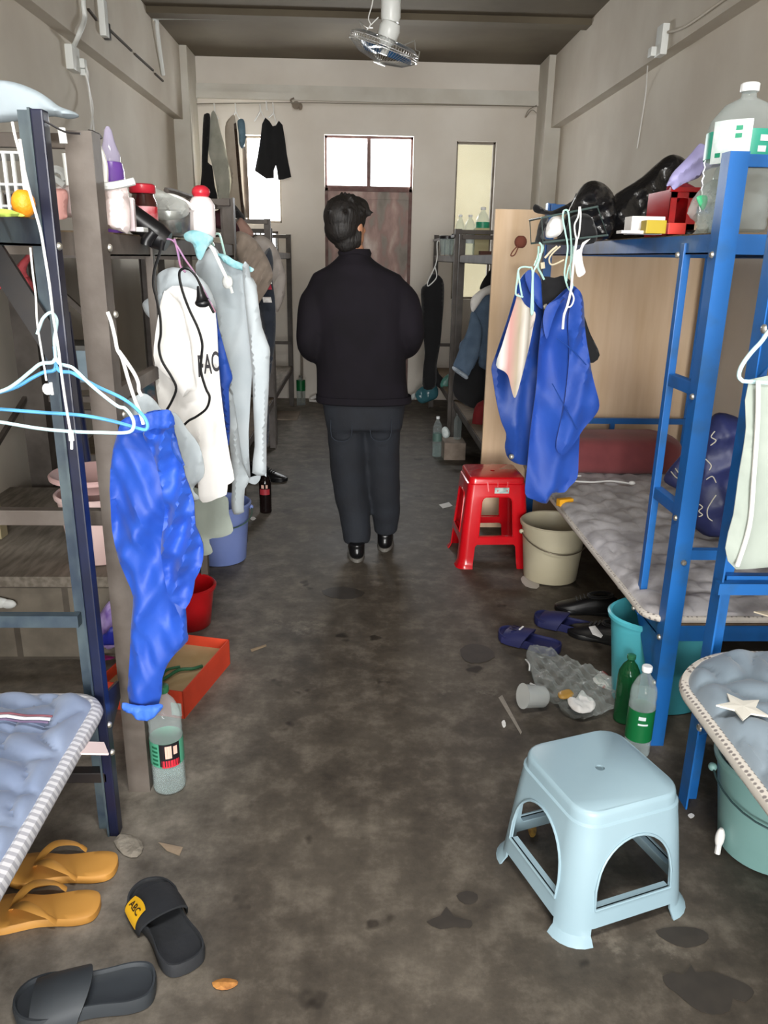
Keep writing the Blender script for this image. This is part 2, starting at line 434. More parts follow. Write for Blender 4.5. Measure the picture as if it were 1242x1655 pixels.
MB().tube([(-.24, YB + .06, 1.0), (-.24, YB + .02, 1.0), (-.24, YB + .02, 1.12), (-.24, YB + .06, 1.12)], .008).build('door_handle', M_frame, d)
struct('wall_outside', MB().bb(.98, 3.2, 9.6, 9.7, -.5, 4.2), mat('outside_wall', '#8d8770', '#817a63', rough=.9, scale=1))
# ================================================================ LIGHT
w = bpy.data.worlds.new('world'); sc.world = w; w.use_nodes = True
bg = w.node_tree.nodes['Background']; bg.inputs[0].default_value = (.93, .97, 1, 1); bg.inputs[1].default_value = 3.0
def area(name, loc, rot, sx, sy, e, col):
    l = bpy.data.lights.new(name, 'AREA'); l.shape = 'RECTANGLE'; l.size = sx; l.size_y = sy; l.energy = e; l.color = col
    o = bpy.data.objects.new(name, l); COL.objects.link(o); o.location = loc; o.rotation_euler = rot; return o
area('doorway_daylight', (.1, YF - .15, 1.45), (radians(90), 0, 0), 2.1, 2.5, 145, (1, .985, .96)).data.spread = radians(130)
area('overhead_fill', (.1, .2, 3.1), (0, 0, 0), 1.2, .15, 55, (1, .99, .96))  # fill light added overhead to brighten level surfaces; the room shows no such lamp
fl = bpy.data.lights.new('phone_flash', 'SPOT'); fl.energy = 9; fl.shadow_soft_size = .03; fl.spot_size = radians(110); fl.spot_blend = 1; fl.color = (1, .99, .97)
fo = bpy.data.objects.new('phone_flash', fl); COL.objects.link(fo); fo.matrix_world = cam.matrix_world.copy(); fo.location = EYE + UP * .03 - RT * .015
area('back_window_daylight', (.1, YB + .25, 2.33), (radians(-78), 0, 0), .8, .45, 40, (.95, .98, 1))
area('side_window_daylight', (-.93, YB + .25, 2.15), (radians(-80), 0, 0), .3, .75, 25, (.95, .98, 1))
vs_ = sc.view_settings; vs_.view_transform = 'Standard'; vs_.look = 'None'; vs_.gamma = 1; vs_.use_curve_mapping = False; vs_.exposure = .68
# ================================================================ FAN, WIRES
M_white = mat('white_plastic', '#e6e9e6', rough=.35)
M_wwire = mat('white_cable', '#efefec', rough=.45)
M_chrome = mat('chrome_wire', '#c9c9c6', rough=.3, metal=.7)
M_blackp = mat('black_plastic', '#141416', rough=.35)
M_fanblue = clear('blue_blade', '#3f6f9f', .75, .2, '#9fc0dd')
c = P(621, 78, 5.0)
R_ = Matrix.Rotation(radians(18), 3, 'Y') @ Matrix.Rotation(radians(8), 3, 'X')
def fr(x, y, z): return c + R_ @ V((x, y, z))
fan = thing('ceiling_fan', 'white caged orbit fan with blue blades hanging under the ceiling', 'fan', (c.x, c.y, ZC))
mb = MB()
for r, z in ((.195, 0), (.2, .02), (.2, -.012), (.06, .05), (.03, -.075)): mb.tube([fr(r * cos(a), r * sin(a), z) for a in [2 * pi * k / 40 for k in range(40)]], .0026, 5, 0, closed=True)
for k in range(72):
    a = 2 * pi * k / 72
    mb.tube([fr(q * cos(a), q * sin(a), z) for q, z in ((.03, -.075), (.13, -.055), (.19, -.02), (.2, .0), (.2, .02), (.17, .04), (.06, .05))], .0011, 4, 0, cap=False)
mb.build('cage', M_chrome, fan)
MB().lathe((0, 0, 0), [(.005, -.005), (.035, -.004), (.038, 0), (.005, .002)], 20).xf(Matrix.Translation(fr(0, 0, -.078)) @ R_.to_4x4()).build('badge', M_white, fan)
for k in range(3):
    a0 = 2 * pi * k / 3 + .3; vs = []
    n_ = 9
    for i in range(n_):
        s = i / (n_ - 1); rr = .03 + .145 * s; wd = .35 + .55 * sin(pi * min(1, s * .9 + .1)) ** .7 * (.6 + .4 * s) * .9
        for j in range(5):
            q = j / 4 - .5; a = a0 + q * wd * (1.3 - .3 * s); vs.append(fr(rr * cos(a), rr * sin(a), -.012 + .035 * q))
    b = MB(); b.add(vs, [(i * 5 + j, i * 5 + j + 1, (i + 1) * 5 + j + 1, (i + 1) * 5 + j) for i in range(n_ - 1) for j in range(4)])
    b.add([p + R_ @ V((0, 0, -.003)) for p in vs], [(i * 5 + j, i * 5 + j + 1, (i + 1) * 5 + j + 1, (i + 1) * 5 + j) for i in range(n_ - 1) for j in range(4)])
    b.build('blade', M_fanblue, fan)
MB().lathe((0, 0, 0), [(.002, -.03), (.03, -.03), (.035, .02), (.055, .045), (.06, .1), (.05, .13), (.02, .14)], 24).xf(Matrix.Translation(c) @ R_.to_4x4()).build('motor', M_white, fan)
top = c + V((.035, 0, .16))
MB().lathe(top, [(.045, -.035), (.055, -.01), (.055, .09), (.045, .13), (.03, .14)], 20).build('housing', M_white, fan)
MB().tube([fr(.01, 0, .12), top + V((0, 0, 0)), top + V((-.02, 0, .12)), (top.x - .025, top.y, ZC - .06)], .024, 12).build('neck', M_white, fan)
MB().lathe((top.x - .025, top.y, ZC - .065), [(.03, 0), (.07, .02), (.075, .065)], 24).build('ceiling_mount', M_white, fan)
MB().tube([fr(-.13, 0, .045), fr(-.17, -.02, .075), fr(-.12, -.02, .06), fr(-.09, -.02, .07)], .003, 5, 0).tube([fr(.1, 0, .05), fr(.15, 0, .09), fr(.17, 0, .05), fr(.195, 0, .05), fr(.2, 0, .0)], .003, 5, 0).build('guard_hook', M_chrome, fan)
wb = P(590, 50, 4.95)
tag(MB().tube([P(606, -60, 4.9), P(603, 0, 4.95), P(596, 28, 4.95), P(599, 40, 4.95), P(592, 50, 4.95)], .003, 6).tube([P(612, 28, 4.95), P(600, 40, 4.95)], .003, 6).build('pull_cord', M_wwire, None), 'thin pale pull cord hanging beside the left of the ceiling fan', 'cord')
# left wall: outlet with conduit
jb = PX(112, 95, XL)
o = thing('wall_outlet', 'white outlet box high on the left wall with plugs in it', 'outlet', jb)
MB().box(jb + V((.02, 0, 0)), (.045, .13, .13)).build('outlet_box', M_white, o, bevel=.006)
MB().box(jb + V((.05, .075, -.01)), (.04, .05, .05)).box(jb + V((.05, .08, -.055)), (.03, .035, .035)).build('plug', M_white, o, bevel=.005)
XB = XL + .085
q1 = PX(135, 8, XB + .02); q2 = PX(137, 30, XB + .02); q3 = PX(128, 55, XB + .02)
tag(MB().tube([PX(132, -40, XB + .02), q1, q2, q3, jb + V((.03, 0, .06))], .014, 8).build('conduit_pipe', M_white, None), 'white plastic conduit curving down to the outlet on the left wall', 'pipe')
z1 = jb + V((.06, .09, -.01))
tag(MB().tube([z1, PX(142, 118, XL + .08), PX(143, 140, XL + .05), PX(150, 175, XL + .06), PX(146, 212, XL + .1)], .006, 6).tube([z1 + V((0, 0, -.04)), PX(140, 125, XL + .07), PX(146, 160, XL + .05), PX(152, 213, XL + .1)], .006, 6).build('power_cable', M_wwire, None), 'white twin power cable dropping from the left wall outlet to the bunk', 'cable')
cb = PX(162, 30, XB)
o = thing('cable_clip', 'small white fixture on the left beam above the outlet', 'fixture', cb)
MB().box(cb + V((.02, 0, 0)), (.04, .07, .2)).build('fixture_body', M_white, o, bevel=.005)
MB().box(cb + V((.022, .05, -.06)), (.04, .03, .09)).build('fixture_tip', M_blackp, o, bevel=.004)
mb = MB()
for a, b in (((142, 15), (155, 32)), ((174, 46), (212, 82)), ((217, 87), (247, 114)), ((250, 119), (263, 131))): mb.bar(PX(*a, XB + .004), PX(*b, XB + .004), .02, .012)
tag(mb.build('beam_cable', mat('dark_cable', '#4a423a', rough=.8), None), 'dark broken strip of old cable running along the left beam', 'cable')
tag(MB().tube([(1.0, 7.0, ZC - .02), (-.4, 7.02, ZC - .02), Fl(262, 28, ZC - .02), PX(254, 34, XL + .12), PX(257, 70, XL + .11), PX(264, 121, XL + .10)], .016, 8, 4).build('ceiling_pipe', M_white, None), 'thin white pipe crossing the ceiling and bending down the left beam', 'pipe')
# right wall fixture
rb = PX(1076, 66, XR - .09)
o = thing('wall_outlet', 'white outlet box high on the right wall beam', 'outlet', rb)
MB().box(rb + V((-.02, 0, 0)), (.04, .1, .16)).build('outlet_box', M_white, o, bevel=.006)
MB().box(rb + V((-.05, .05, -.05)), (.04, .06, .05)).build('plug', M_white, o, bevel=.005)
tag(MB().tube([rb + V((-.01, -.06, .03)), PX(1110, 42, XR - .1), PX(1170, 0, XR - .1), PX(1230, -40, XR - .1)], .008, 6).build('conduit_pipe', M_wall, None), 'thin painted conduit running along the right beam to the outlet', 'pipe')
tag(MB().tube([rb + V((-.05, .07, -.07)), PX(1050, 85, XR - .095), PX(1047, 110, XR - .06), PX(1043, 160, XR - .008), PX(1030, 240, XR - .008)], .004, 5).build('power_cable', M_wwire, None), 'thin white cable trailing down the right wall from the outlet', 'cable')
# wire and things on the back wall
tag(MB().tube([P(318, 168, 8.27), P(480, 166, 8.24), P(600, 168, 8.26), P(868, 172, 8.27)], .005, 5).build('clothes_line', mat('line_wire', '#8f887c', rough=.7), None), 'thin clothes wire strung across the top of the back wall', 'wire')
lk = P(479, 170, 8.26)
tag(MB().ball(lk, (.04, .02, .035)).tube([lk + V((-.03, 0, .0)), lk + V((-.05, -.01, .04)), lk + V((-.02, 0, .06))], .008).ball(lk + V((.04, 0, -.01)), (.02, .015, .03)).build('wire_knot', mat('knot_grey', '#85796b', rough=.8), None), 'grey knotted wad of rag tied on the clothes wire', 'rag')
tag(MB().tube([P(868, 170, 8.26), P(855, 178, 8.26), P(850, 190, 8.27), P(860, 178, 8.27), P(868, 183, 8.27)], .004, 5).build('wire_end', mat('line_wire', '#8f887c'), None), 'loose curled wire end at the right of the clothes wire', 'wire')
# ================================================================ BUNK BEDS
M_blue = mat('blue_bed_paint', '#1b63ac', '#2a557d', rough=.38, scale=9, contrast=(.52, .8), bump=.05)
M_navy = mat('navy_glare_paint', '#4a575c', '#2a3644', rough=.4, scale=7, contrast=(.4, .62), bump=.05)  # navy greyed so the colour holds the glare on the post's front
M_brown = mat('brown_bed_paint', '#69615a', '#534a43', rough=.55, scale=9, bump=.08)
M_dark = mat('dark_bed_paint', '#5b544e', '#453e38', rough=.6, scale=9)
M_grey = mat('grey_bed_paint', '#7b7470', '#5f5852', rough=.6, scale=9)
M_black = mat('black_paint', '#17161a', '#26211f', rough=.45, scale=15)
M_bolt = mat('bolt_steel', '#c8c6bd', '#8b8478', rough=.3, metal=.6, scale=60)
M_board = mat('bed_board', '#7d6a52', '#5d4d3c', rough=.8, scale=12, stretch=(1, 6, 6))
M_boardg = mat('bed_board_grey', '#8b8378', '#6c6459', rough=.85, scale=8, stretch=(6, 1, 6))
def angle_post(x, y, z0, z1, sx, sy, w=.05, t=.005):
    """L-section upright: one flange facing the aisle (sx), one facing along the room (sy)"""
    mb = MB()
    xa = x; ya = y
    mb.bb(xa, xa - sx * w, ya, ya - sy * t, z0, z1); mb.bb(xa, xa - sx * t, ya - sy * t, ya - sy * w, z0, z1)
    return mb
def bed(label, xa, xw, y0, y1, m, ztop=1.70, zu=1.50, zl=.40, w=.05, ladder=None, top_end=(1, 1), lower=True, group=None, board=None, lmat=None, rails_end=True, boltside=True, foot=None, name='bunk_bed', lowboard=None):
    sx = 1 if xa > xw else -1
    b = thing(name, label, 'bunk bed', ((xa + xw) / 2, (y0 + y1) / 2, 0), group)
    for x, s in ((xa, sx), (xw, -sx)):
        for y, q in ((y0, -1), (y1, 1)): angle_post(x, y, 0, ztop, s, q, w).build('post', m, b, smooth=False)
    i = .006
    for z, on in ((zu, True), (zl, lower)):
        if not on: continue
        for x in (xa - sx * i, xw + sx * i):
            s = sx if x == xa - sx * i else -sx
            MB().bb(x, x - s * .004, y0 + .01, y1 - .01, z - .05, z).bb(x, x - s * .045, y0 + .01, y1 - .01, z - .05, z - .046).build('side_rail', m, b, smooth=False)
        for y in (y0 + .012, y1 - .016): MB().bb(xa - sx * .01, xw + sx * .01, y, y + .004, z - .05, z).build('end_rail', m, b, smooth=False)
        MB().bb(xa - sx * .012, xw + sx * .012, y0 + .02, y1 - .02, z - .012, z + .004).build('bed_board', (lowboard if (lowboard and z == zl) else board) or M_board, b, smooth=False)
    for y, on in ((y0 + .02, top_end[0]), (y1 - .02, top_end[1])):
        if on: MB().bb(min(xa, xw) + .02, max(xa, xw) - .02, y - .012, y + .012, ztop - .035, ztop - .005).build('head_rail', m, b, smooth=False, bevel=.003)
    if lower:
        for y in (y0 + .02, y1 - .02): 
            MB().bb(min(xa, xw) + .02, max(xa, xw) - .02, y - .012, y + .012, zl + .215, zl + .245).bb((xa + xw) / 2 - .012, (xa + xw) / 2 + .012, y - .01, y + .01, zl, zl + .22).build('end_guard', m, b, smooth=False)
    if ladder:
        yl = ladder
        MB().bb(xa, xa - sx * .022, yl - .013, yl + .013, zl - .06, zu - .02).build('ladder_rail', lmat or m, b, smooth=False, bevel=.002)
        k = .785
        while k < zu - .2:
            MB().bb(xa - sx * .003, xa - sx * .03, y0 + .03, yl, k - .035, k).build('rung', lmat or m, b, smooth=False, bevel=.002)
            k += .35
    return b, sx
def bolts(b, pts, r=.009):
    for p, n in pts:
        rot = V((0, 0, 1)).rotation_difference(V(n)).to_matrix()
        MB().lathe(V(p), [(.001, .007), (r * .7, .006), (r, .002), (r, -.001)], 10, tilt=rot).build('bolt', M_bolt, b)
# right row -------------------------------------------------------
A, _ = bed('blue steel bunk bed with a ladder, middle of the right row', .92, 1.80, 2.10, 4.12, M_blue, ztop=1.715, zu=1.522, zl=.41, ladder=2.33)
bolts(A, [((.918, 2.12, 1.47), (-1, 0, 0)), ((.918, 2.35, 1.47), (-1, 0, 0)), ((.918, 2.12, 1.10), (-1, 0, 0)), ((.918, 2.12, .75), (-1, 0, 0)), ((.918, 2.35, .36), (-1, 0, 0)), ((.918, 2.12, .37), (-1, 0, 0)), ((.95, 2.098, .62), (0, -1, 0)), ((.918, 2.11, .22), (-1, 0, 0)), ((.918, 2.5, .37), (-1, 0, 0))])
mb = MB(); mb.prism([(2.12, .36), (2.34, .36), (2.15, .17), (2.12, .17)], .923, .928, 'x'); mb.build('corner_gusset', M_blue, A, smooth=False)
B, _ = bed('blue painted steel bunk bed nearest the camera on the right', .92, 1.80, -.2, 1.85, M_blue, ztop=1.74, zu=1.515, zl=.45)
bolts(B, [((.918, 1.79, 1.48), (-1, 0, 0)), ((.918, 1.79, 1.31), (-1, 0, 0)), ((.918, 1.79, .42), (-1, 0, 0)), ((.918, 1.79, .27), (-1, 0, 0))], .011)
MB().prism([(1.80, 1.45), (1.50, 1.45), (1.80, 1.20)], .923, .929, 'x').build('corner_gusset', M_blue, B, smooth=False)
MB().prism([(1.80, .40), (1.60, .40), (1.80, .24)], .923, .929, 'x').build('corner_gusset', M_blue, B, smooth=False)
MB().bb(.91, 1.79, 1.79, 1.815, .655, .685).build('end_guard', M_blue, B, smooth=False)
D, _ = bed('dark steel bunk bed standing behind the plywood panel', .735, 1.78, 4.45, 6.08, M_dark, ztop=1.62, zu=1.47)
C, _ = bed('dark grey steel bunk bed at the far right by the back wall', .72, 1.70, 6.2, 7.95, M_dark, ztop=1.66, zu=1.47)
for yy in (6.5, 6.9, 7.3): MB().bb(.714, .722, yy - .01, yy + .01, 1.47, 1.62).build('guard_post', M_dark, C, smooth=False)
MB().bb(.712, .724, 6.2, 7.95, 1.6, 1.62).build('guard_rail', M_dark, C, smooth=False)
# left row --------------------------------------------------------
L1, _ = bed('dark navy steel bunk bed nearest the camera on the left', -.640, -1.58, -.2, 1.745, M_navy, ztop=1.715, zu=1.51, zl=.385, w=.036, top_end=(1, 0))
bolts(L1, [((-.615, 1.72, .33), (1, 0, 0)), ((-.615, 1.72, .25), (1, 0, 0)), ((-.615, 1.72, 1.46), (1, 0, 0))], .008)
MB().bar((-.78, 1.725, 1.50), (-.64, 1.725, 1.24), .012, .05).build('brace', M_black, L1, smooth=False)
MB().prism([(1.745, .41), (1.745, .30), (1.83, .34), (1.83, .39)], -.624, -.617, 'x').build('corner_gusset', M_black, L1, smooth=False)
MB().bar((-.63, 1.725, .18), (-.98, 1.725, .18), .03, .03).build('foot_rail', M_black, L1, smooth=False, bevel=.003)
MB().bb(-.6395, -.616, 1.71, 1.744, 0, 1.713).build('post_flange', mat('navy_black_paint', '#131a38', '#0d1126', rough=.35, scale=8), L1, smooth=False, bevel=.003)  # post's dark side as its own navy, without the painted glare of the front
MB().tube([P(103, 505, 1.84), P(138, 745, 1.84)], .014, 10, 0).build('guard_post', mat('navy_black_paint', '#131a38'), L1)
L2, _ = bed('brown grey steel bunk bed second from the camera on the left', -.58, -1.62, 1.89, 3.96, M_brown, ztop=1.70, zu=1.492, zl=.80, w=.06, ladder=2.36, lower=False)
MB().bb(-1.60, -.60, 1.905, 1.935, .79, .83).build('cross_rail', M_brown, L2, smooth=False, bevel=.003)
MB().bb(-1.60, -.66, 3.93, 3.955, .80, .84).build('cross_rail', M_brown, L2, smooth=False)
MB().bb(-1.64, -1.53, 3.86, 3.95, 0, 1.55).build('rear_post', M_dark, L2, smooth=False)
MB().bb(-1.62, -.66, 3.92, 3.94, .74, .77).bar((-1.62, 3.94, 1.46), (-1.25, 3.94, 1.1), .025).build('end_rail', M_brown, L2, smooth=False)
MB().bar((-1.62, 3.5, .62), (-1.62, 3.94, .80), .02).bar((-1.60, 1.95, .60), (-1.60, 3.1, 1.05), .025).build('brace', M_dark, L2, smooth=False)
MB().bb(-.620, -.648, 3.06, 3.095, 0, 1.45).build('ladder_rail', M_brown, L2, smooth=False)
bolts(L2, [((-.578, 1.94, 1.46), (1, 0, 0)), ((-.578, 1.94, 1.07), (1, 0, 0)), ((-.578, 1.94, 1.31), (1, 0, 0))], .009)
MB().tube([(-.66, 2.95, 1.49), (-.66, 2.95, 1.63), (-.66, 3.0, 1.66), (-.66, 3.9, 1.66)], .009, 6, 3).build('guard_rail', M_grey, L2)
for yy in (3.3, 3.75): MB().tube([(-.66, yy, 1.49), (-.66, yy, 1.66)], .008, 6, 0).build('guard_post', M_grey, L2)
L3, _ = bed('grey steel bunk bed third from the camera on the left, hung with jackets', -.64, -1.60, 4.2, 6.1, M_grey, ztop=1.70, zu=1.47)
L4, _ = bed('dark brown steel bunk bed at the far left by the back wall', -.645, -1.5, 6.2, 7.95, M_dark, ztop=1.64, zu=1.47, lowboard=M_boardg)
for k in range(4): MB().bb(-1.15 + k * .12, -1.14 + k * .12, 7.93, 7.945, 1.5, 1.62).build('guard_post', M_dark, L4, smooth=False)
tag(MB().tube([(-.575, 8.1, 0), (-.575, 8.12, .8)], .012, 6, 0).build('mop_handle', M_frame, None), 'thin brown broom pole leaning upright beside the far left bunk', 'broom')
# brick step under the second left bunk --------------------------
def brick_mat():
    m = bpy.data.materials.new('painted_block'); m.use_nodes = True; nt = m.node_tree; n = nt.nodes; L = nt.links; b = n['Principled BSDF']; b.inputs['Roughness'].default_value = .9
    tc = n.new('ShaderNodeTexCoord'); mp = n.new('ShaderNodeMapping'); mp.inputs['Rotation'].default_value = (radians(90), 0, 0); L.new(tc.outputs['Object'], mp.inputs[0])
    t = n.new('ShaderNodeTexBrick'); t.inputs['Scale'].default_value = 1; t.inputs['Brick Width'].default_value = .38; t.inputs['Row Height'].default_value = .15; t.inputs['Mortar Size'].default_value = .012
    t.inputs['Color1'].default_value = lin('#827a6e'); t.inputs['Color2'].default_value = lin('#756d61'); t.inputs['Mortar'].default_value = lin('#5a534a'); L.new(mp.outputs[0], t.inputs[0])
    z = n.new('ShaderNodeTexNoise'); z.inputs['Scale'].default_value = 14; z.inputs['Detail'].default_value = 6; L.new(tc.outputs['Object'], z.inputs[0])
    mx = n.new('ShaderNodeMixRGB'); mx.blend_type = 'OVERLAY'; mx.inputs[0].default_value = .5; L.new(t.outputs[0], mx.inputs[1]); L.new(z.outputs[0], mx.inputs[2]); L.new(mx.outputs[0], b.inputs['Base Color'])
    return m
o = thing('block_platform', 'low platform of grey painted blocks with a plank top beneath the second left bunk', 'platform', (-1.25, 2.9, 0))
MB().bb(XL, -.84, 2.66, 3.7, 0, .31).build('block_base', brick_mat(), o, smooth=False)
MB().bb(XL, -.82, 2.62, 3.75, .31, .35).build('plank_top', M_boardg, o, smooth=False, bevel=.003)
tag(MB().ball((-1.30, 2.64, .24), (.05, .012, .022)).ball((-1.26, 2.64, .235), (.03, .012, .018)).build('plaster_patch', M_white), 'white smear of plaster on the block platform front', 'plaster')
# plywood panel ---------------------------------------------------
M_ply = mat('plywood', '#ecd0b0', '#dfc09b', rough=.7, scale=2.5, stretch=(6, 1, .6), bump=.03)
mb = MB().bb(.685, 1.86, 4.20, 4.225, 0.0, 1.69)
tag(mb.build('plywood_panel', M_ply, None, smooth=False, bevel=.002), 'tall light plywood panel standing across the far end of the middle right bunk', 'panel')
# ================================================================ MATTRESSES
def quilt(name, label, x0, x1, y0, y1, z, t, m, mp, cell=.075, amp=.012, rad=.06, edge_drop=None, pipr=.016, step=.012, ang=.5, mold=None):
    o = thing(name, label, 'mattress', ((x0 + x1) / 2, (y0 + y1) / 2, z))
    nx = int((x1 - x0) / step); ny = int((y1 - y0) / step); vs = []; fs = []
    def zz(x, y):
        h = 0
        u = (x + y * ang) / cell; v = (y - x * ang) / cell / 1.5
        wv = .25 * sin(v * 2 * pi * .5)
        q = abs(sin(pi * (u + wv))) * abs(sin(pi * (v + .25 * sin(u * 2))))
        h = amp * (q ** .42 - .5)
        h += .006 * noise.noise(V((x * 6, y * 6, z)))
        if edge_drop: h += edge_drop(x, y)
        return h
    def cl(x, y):
        # rounded plan corners
        cx0, cx1, cy0, cy1 = x0 + rad, x1 - rad, y0 + rad, y1 - rad
        qx = min(max(x, cx0), cx1); qy = min(max(y, cy0), cy1)
        dx, dy = x - qx, y - qy
        if dx and dy:
            m_ = max(abs(dx), abs(dy)); l = sqrt(dx * dx + dy * dy); s = m_ / l
            return qx + dx * s, qy + dy * s
        return x, y
    for i in range(nx + 1):
        for j in range(ny + 1):
            x, y = cl(x0 + (x1 - x0) * i / nx, y0 + (y1 - y0) * j / ny)
            e = min(i, nx - i, j, ny - j) * step
            k = min(1, e / .03)
            vs.append(V((x, y, z + t * (.35 + .65 * sqrt(1 - (1 - k) ** 2)) + zz(x, y) * k + (edge_drop(x, y) * (1 - k) if edge_drop else 0))))
    top = len(vs)
    for i in range(nx + 1):
        for j in range(ny + 1):
            p = vs[i * (ny + 1) + j]; vs.append(V((p.x, p.y, z + (edge_drop(p.x, p.y) if edge_drop else 0))))
    I = lambda i, j: i * (ny + 1) + j
    for i in range(nx):
        for j in range(ny):
            a = (I(i, j), I(i + 1, j), I(i + 1, j + 1), I(i, j + 1)); fs.append(a); fs.append(tuple(k + top for k in reversed(a)))
    ed = [I(i, 0) for i in range(nx + 1)] + [I(nx, j) for j in range(1, ny + 1)] + [I(i, ny) for i in range(nx - 1, -1, -1)] + [I(0, j) for j in range(ny - 1, 0, -1)]
    for k in range(len(ed)):
        a, b = ed[k], ed[(k + 1) % len(ed)]; fs.append((a, a + top, b + top, b))
    q = MB(); q.v = vs; q.f = fs; q.build('pad', m, o)
    loop = [vs[k] + V((0, 0, 0)) - V((0, 0, .002)) for k in ed][::2]
    MB().tube(loop, pipr, 8, 0, closed=True, flat=1.0).build('piping', mp, o)
    return o
M_pad1 = mat('pale_blue_quilt', '#8a98b2', '#6f7e9b', rough=.75, scale=5, sheen=.3)
M_pad2 = mat('grey_print_quilt', '#b7b4b6', '#8f8b8c', rough=.8, scale=9, contrast=(.42, .6), sheen=.2)
M_pad3 = mat('grey_blue_quilt', '#8795a0', '#6f7e8a', rough=.72, scale=4, sheen=.3)
M_pip1 = ramp_mat('ribbed_white_piping', [(0, '#d2d2d6'), (.5, '#a9a9b0')], 'Y', 110, bump=0)
M_pip3 = checker_mat('dotted_piping', '#cfc8be', '#7d7673', 75)
d1 = lambda x, y: -.045 * max(0, (x + .74) / .1) ** 1.5 if x > -.74 else 0
m1 = quilt('mattress', 'pale blue quilted mattress pad with white ribbed piping on the near left bunk', -1.52, -.618, -.15, 1.70, .395, .045, M_pad1, M_pip1, cell=.085, amp=.026, rad=.07, edge_drop=None, pipr=.02, step=.008)
for y_ in (1.55, 1.27, .95):
    for k, c_ in ((0, '#e9e9ee'), (-.012, '#6a5a78'), (.012, '#8a5560')):
        pts = [V((-1.5 + i * .02, y_ + k + .008 * sin(i * .9), .458 + .004 * sin(i * 1.3))) for i in range(42)]
        MB().tube(pts, .006 if k == 0 else .004, 5, 0, flat=.6).build('stitched_band', mat('band' + c_, c_, rough=.8), m1)
MB().box((-.585, 1.52, .40), (.06, .05, .004), Matrix.Rotation(.5, 3, 'Z') @ Matrix.Rotation(.35, 3, 'Y')).build('care_tag', mat('pink_tag', '#e8d3cf', rough=.8), m1)
dA = lambda x, y: (-.01 * ((.95 - x) / .1) if x < .95 else 0)
m2 = quilt('mattress', 'grey printed quilted mattress pad on the lower bunk of the middle right bed', .885, 1.78, 2.13, 4.07, .415, .03, M_pad2, M_pip3, cell=.085, amp=.018, rad=.08, edge_drop=dA, pipr=.011, ang=.2)
dB = lambda x, y: (-.05 * ((.98 - x) / .2) ** 1.3 if x < .98 else 0)
m3_ = quilt('mattress', 'grey blue quilted mattress pad with star prints on the near right bunk', .815, 1.78, -.15, 1.79, .465, .045, M_pad3, M_pip3, cell=.09, amp=.026, rad=.13, edge_drop=dB, pipr=.017, step=.009)
def star(c, r, rot, m, parent, zf=lambda x, y: 0):
    pts = []
    for k in range(10):
        a = rot + k * pi / 5; q = r if k % 2 == 0 else r * .48; pts.append((c[0] + q * cos(a), c[1] + q * sin(a)))
    mb = MB(); base = [V((x, y, c[2] + zf(x, y))) for x, y in pts]; cc = V(c)
    mb.add(base + [cc + V((0, 0, .002))] + [p - V((0, 0, .004)) for p in base] + [cc - V((0, 0, .004))], [(i, (i + 1) % 10, 10) for i in range(10)] + [(i, 11 + i, 11 + (i + 1) % 10, (i + 1) % 10) for i in range(10)])
    mb.build('star_print', m, parent, smooth=False)
M_star = checker_mat('dotted_star', '#d8d4c9', '#a39e92', 60)
p = Fl(1200, 1150, .495); star((p.x, p.y, .508), .058, .5, M_star, m3_)
p = Fl(1262, 1000, .51); star((p.x, p.y, .522), .07, .3, mat('cream_star', '#e6d9bf'), m3_)
MB().box((1.62, 1.3, .55), (.3, .45, .08)).build('pad_fold', M_pad3, m3_, bevel=.02)
# ================================================================ PERSON
YP = 3.76
M_skin = mat('skin', '#b98668', '#a97557', rough=.55, scale=20)
M_hair = mat('black_hair', '#0d0a09', '#181310', rough=.6, scale=60, bump=.5, bscale=90, stretch=(1, 1, .25))
M_jack = mat('black_jacket', '#17131a', '#120f14', rough=.85, scale=6, bump=.12, bscale=25, spec=.2)
M_jean = mat('dark_jeans', '#171c24', '#10131a', rough=.85, scale=7, bump=.15, bscale=120)
M_shoe = mat('black_shoe', '#0d0d0f', rough=.3)
M_sole = mat('shoe_sole', '#6b6862', rough=.7)
bx = P(584, 650, YP).x
per = thing('person', 'person with short black hair walking away in a black jacket and dark jeans, elbows bent', 'person', (bx, YP, 0))
def ringat(pxl, pxr, py, Y, dep, n=24, sq=2.4, dz=0):
    a, b = P(pxl, py, Y), P(pxr, py, Y); c = (a + b) / 2; hw = (b.x - a.x) / 2; out = []
    for k in range(n):
        t = 2 * pi * k / n; cc, ss = cos(t), sin(t)
        out.append(V((c.x + hw * math.copysign(abs(cc) ** (2 / sq), cc), Y + dep / 2 * math.copysign(abs(ss) ** (2 / sq), ss), c.z + dz * ss)))
    return out
# jacket
mb = MB()
rows = [(552, 596, 408, .13), (544, 602, 418, .15), (530, 620, 430, .19), (506, 648, 443, .20), (497, 660, 462, .24), (500, 662, 490, .26), (507, 657, 530, .28), (511, 656, 570, .27), (512, 657, 610, .26), (512, 661, 640, .25), (513, 664, 648, .23)]
mb.rings([ringat(a, b, y, YP, dd) for a, b, y, dd in rows])
def taper(*rs):
    n = len(rs) - 1
    def f(t):
        x = t * n; i = min(int(x), n - 1); return rs[i] + (rs[i + 1] - rs[i]) * (x - i)
    return f
mb.tube([P(530, 470, YP), P(511, 490, YP - .01), P(504, 525, YP - .03), P(502, 556, YP - .02), P(512, 568, YP + .06), P(528, 566, YP + .17), P(545, 560, YP + .24)], taper(.07, .078, .07, .064, .058, .05, .046), 16)
mb.tube([P(636, 470, YP), P(652, 490, YP - .01), P(661, 520, YP - .03), P(664, 543, YP - .02), P(657, 560, YP + .06), P(643, 562, YP + .17), P(625, 558, YP + .24)], taper(.07, .078, .07, .064, .058, .05, .046), 16)
jk = voxel(mb, 'jacket', M_jack, per, .011, 5)
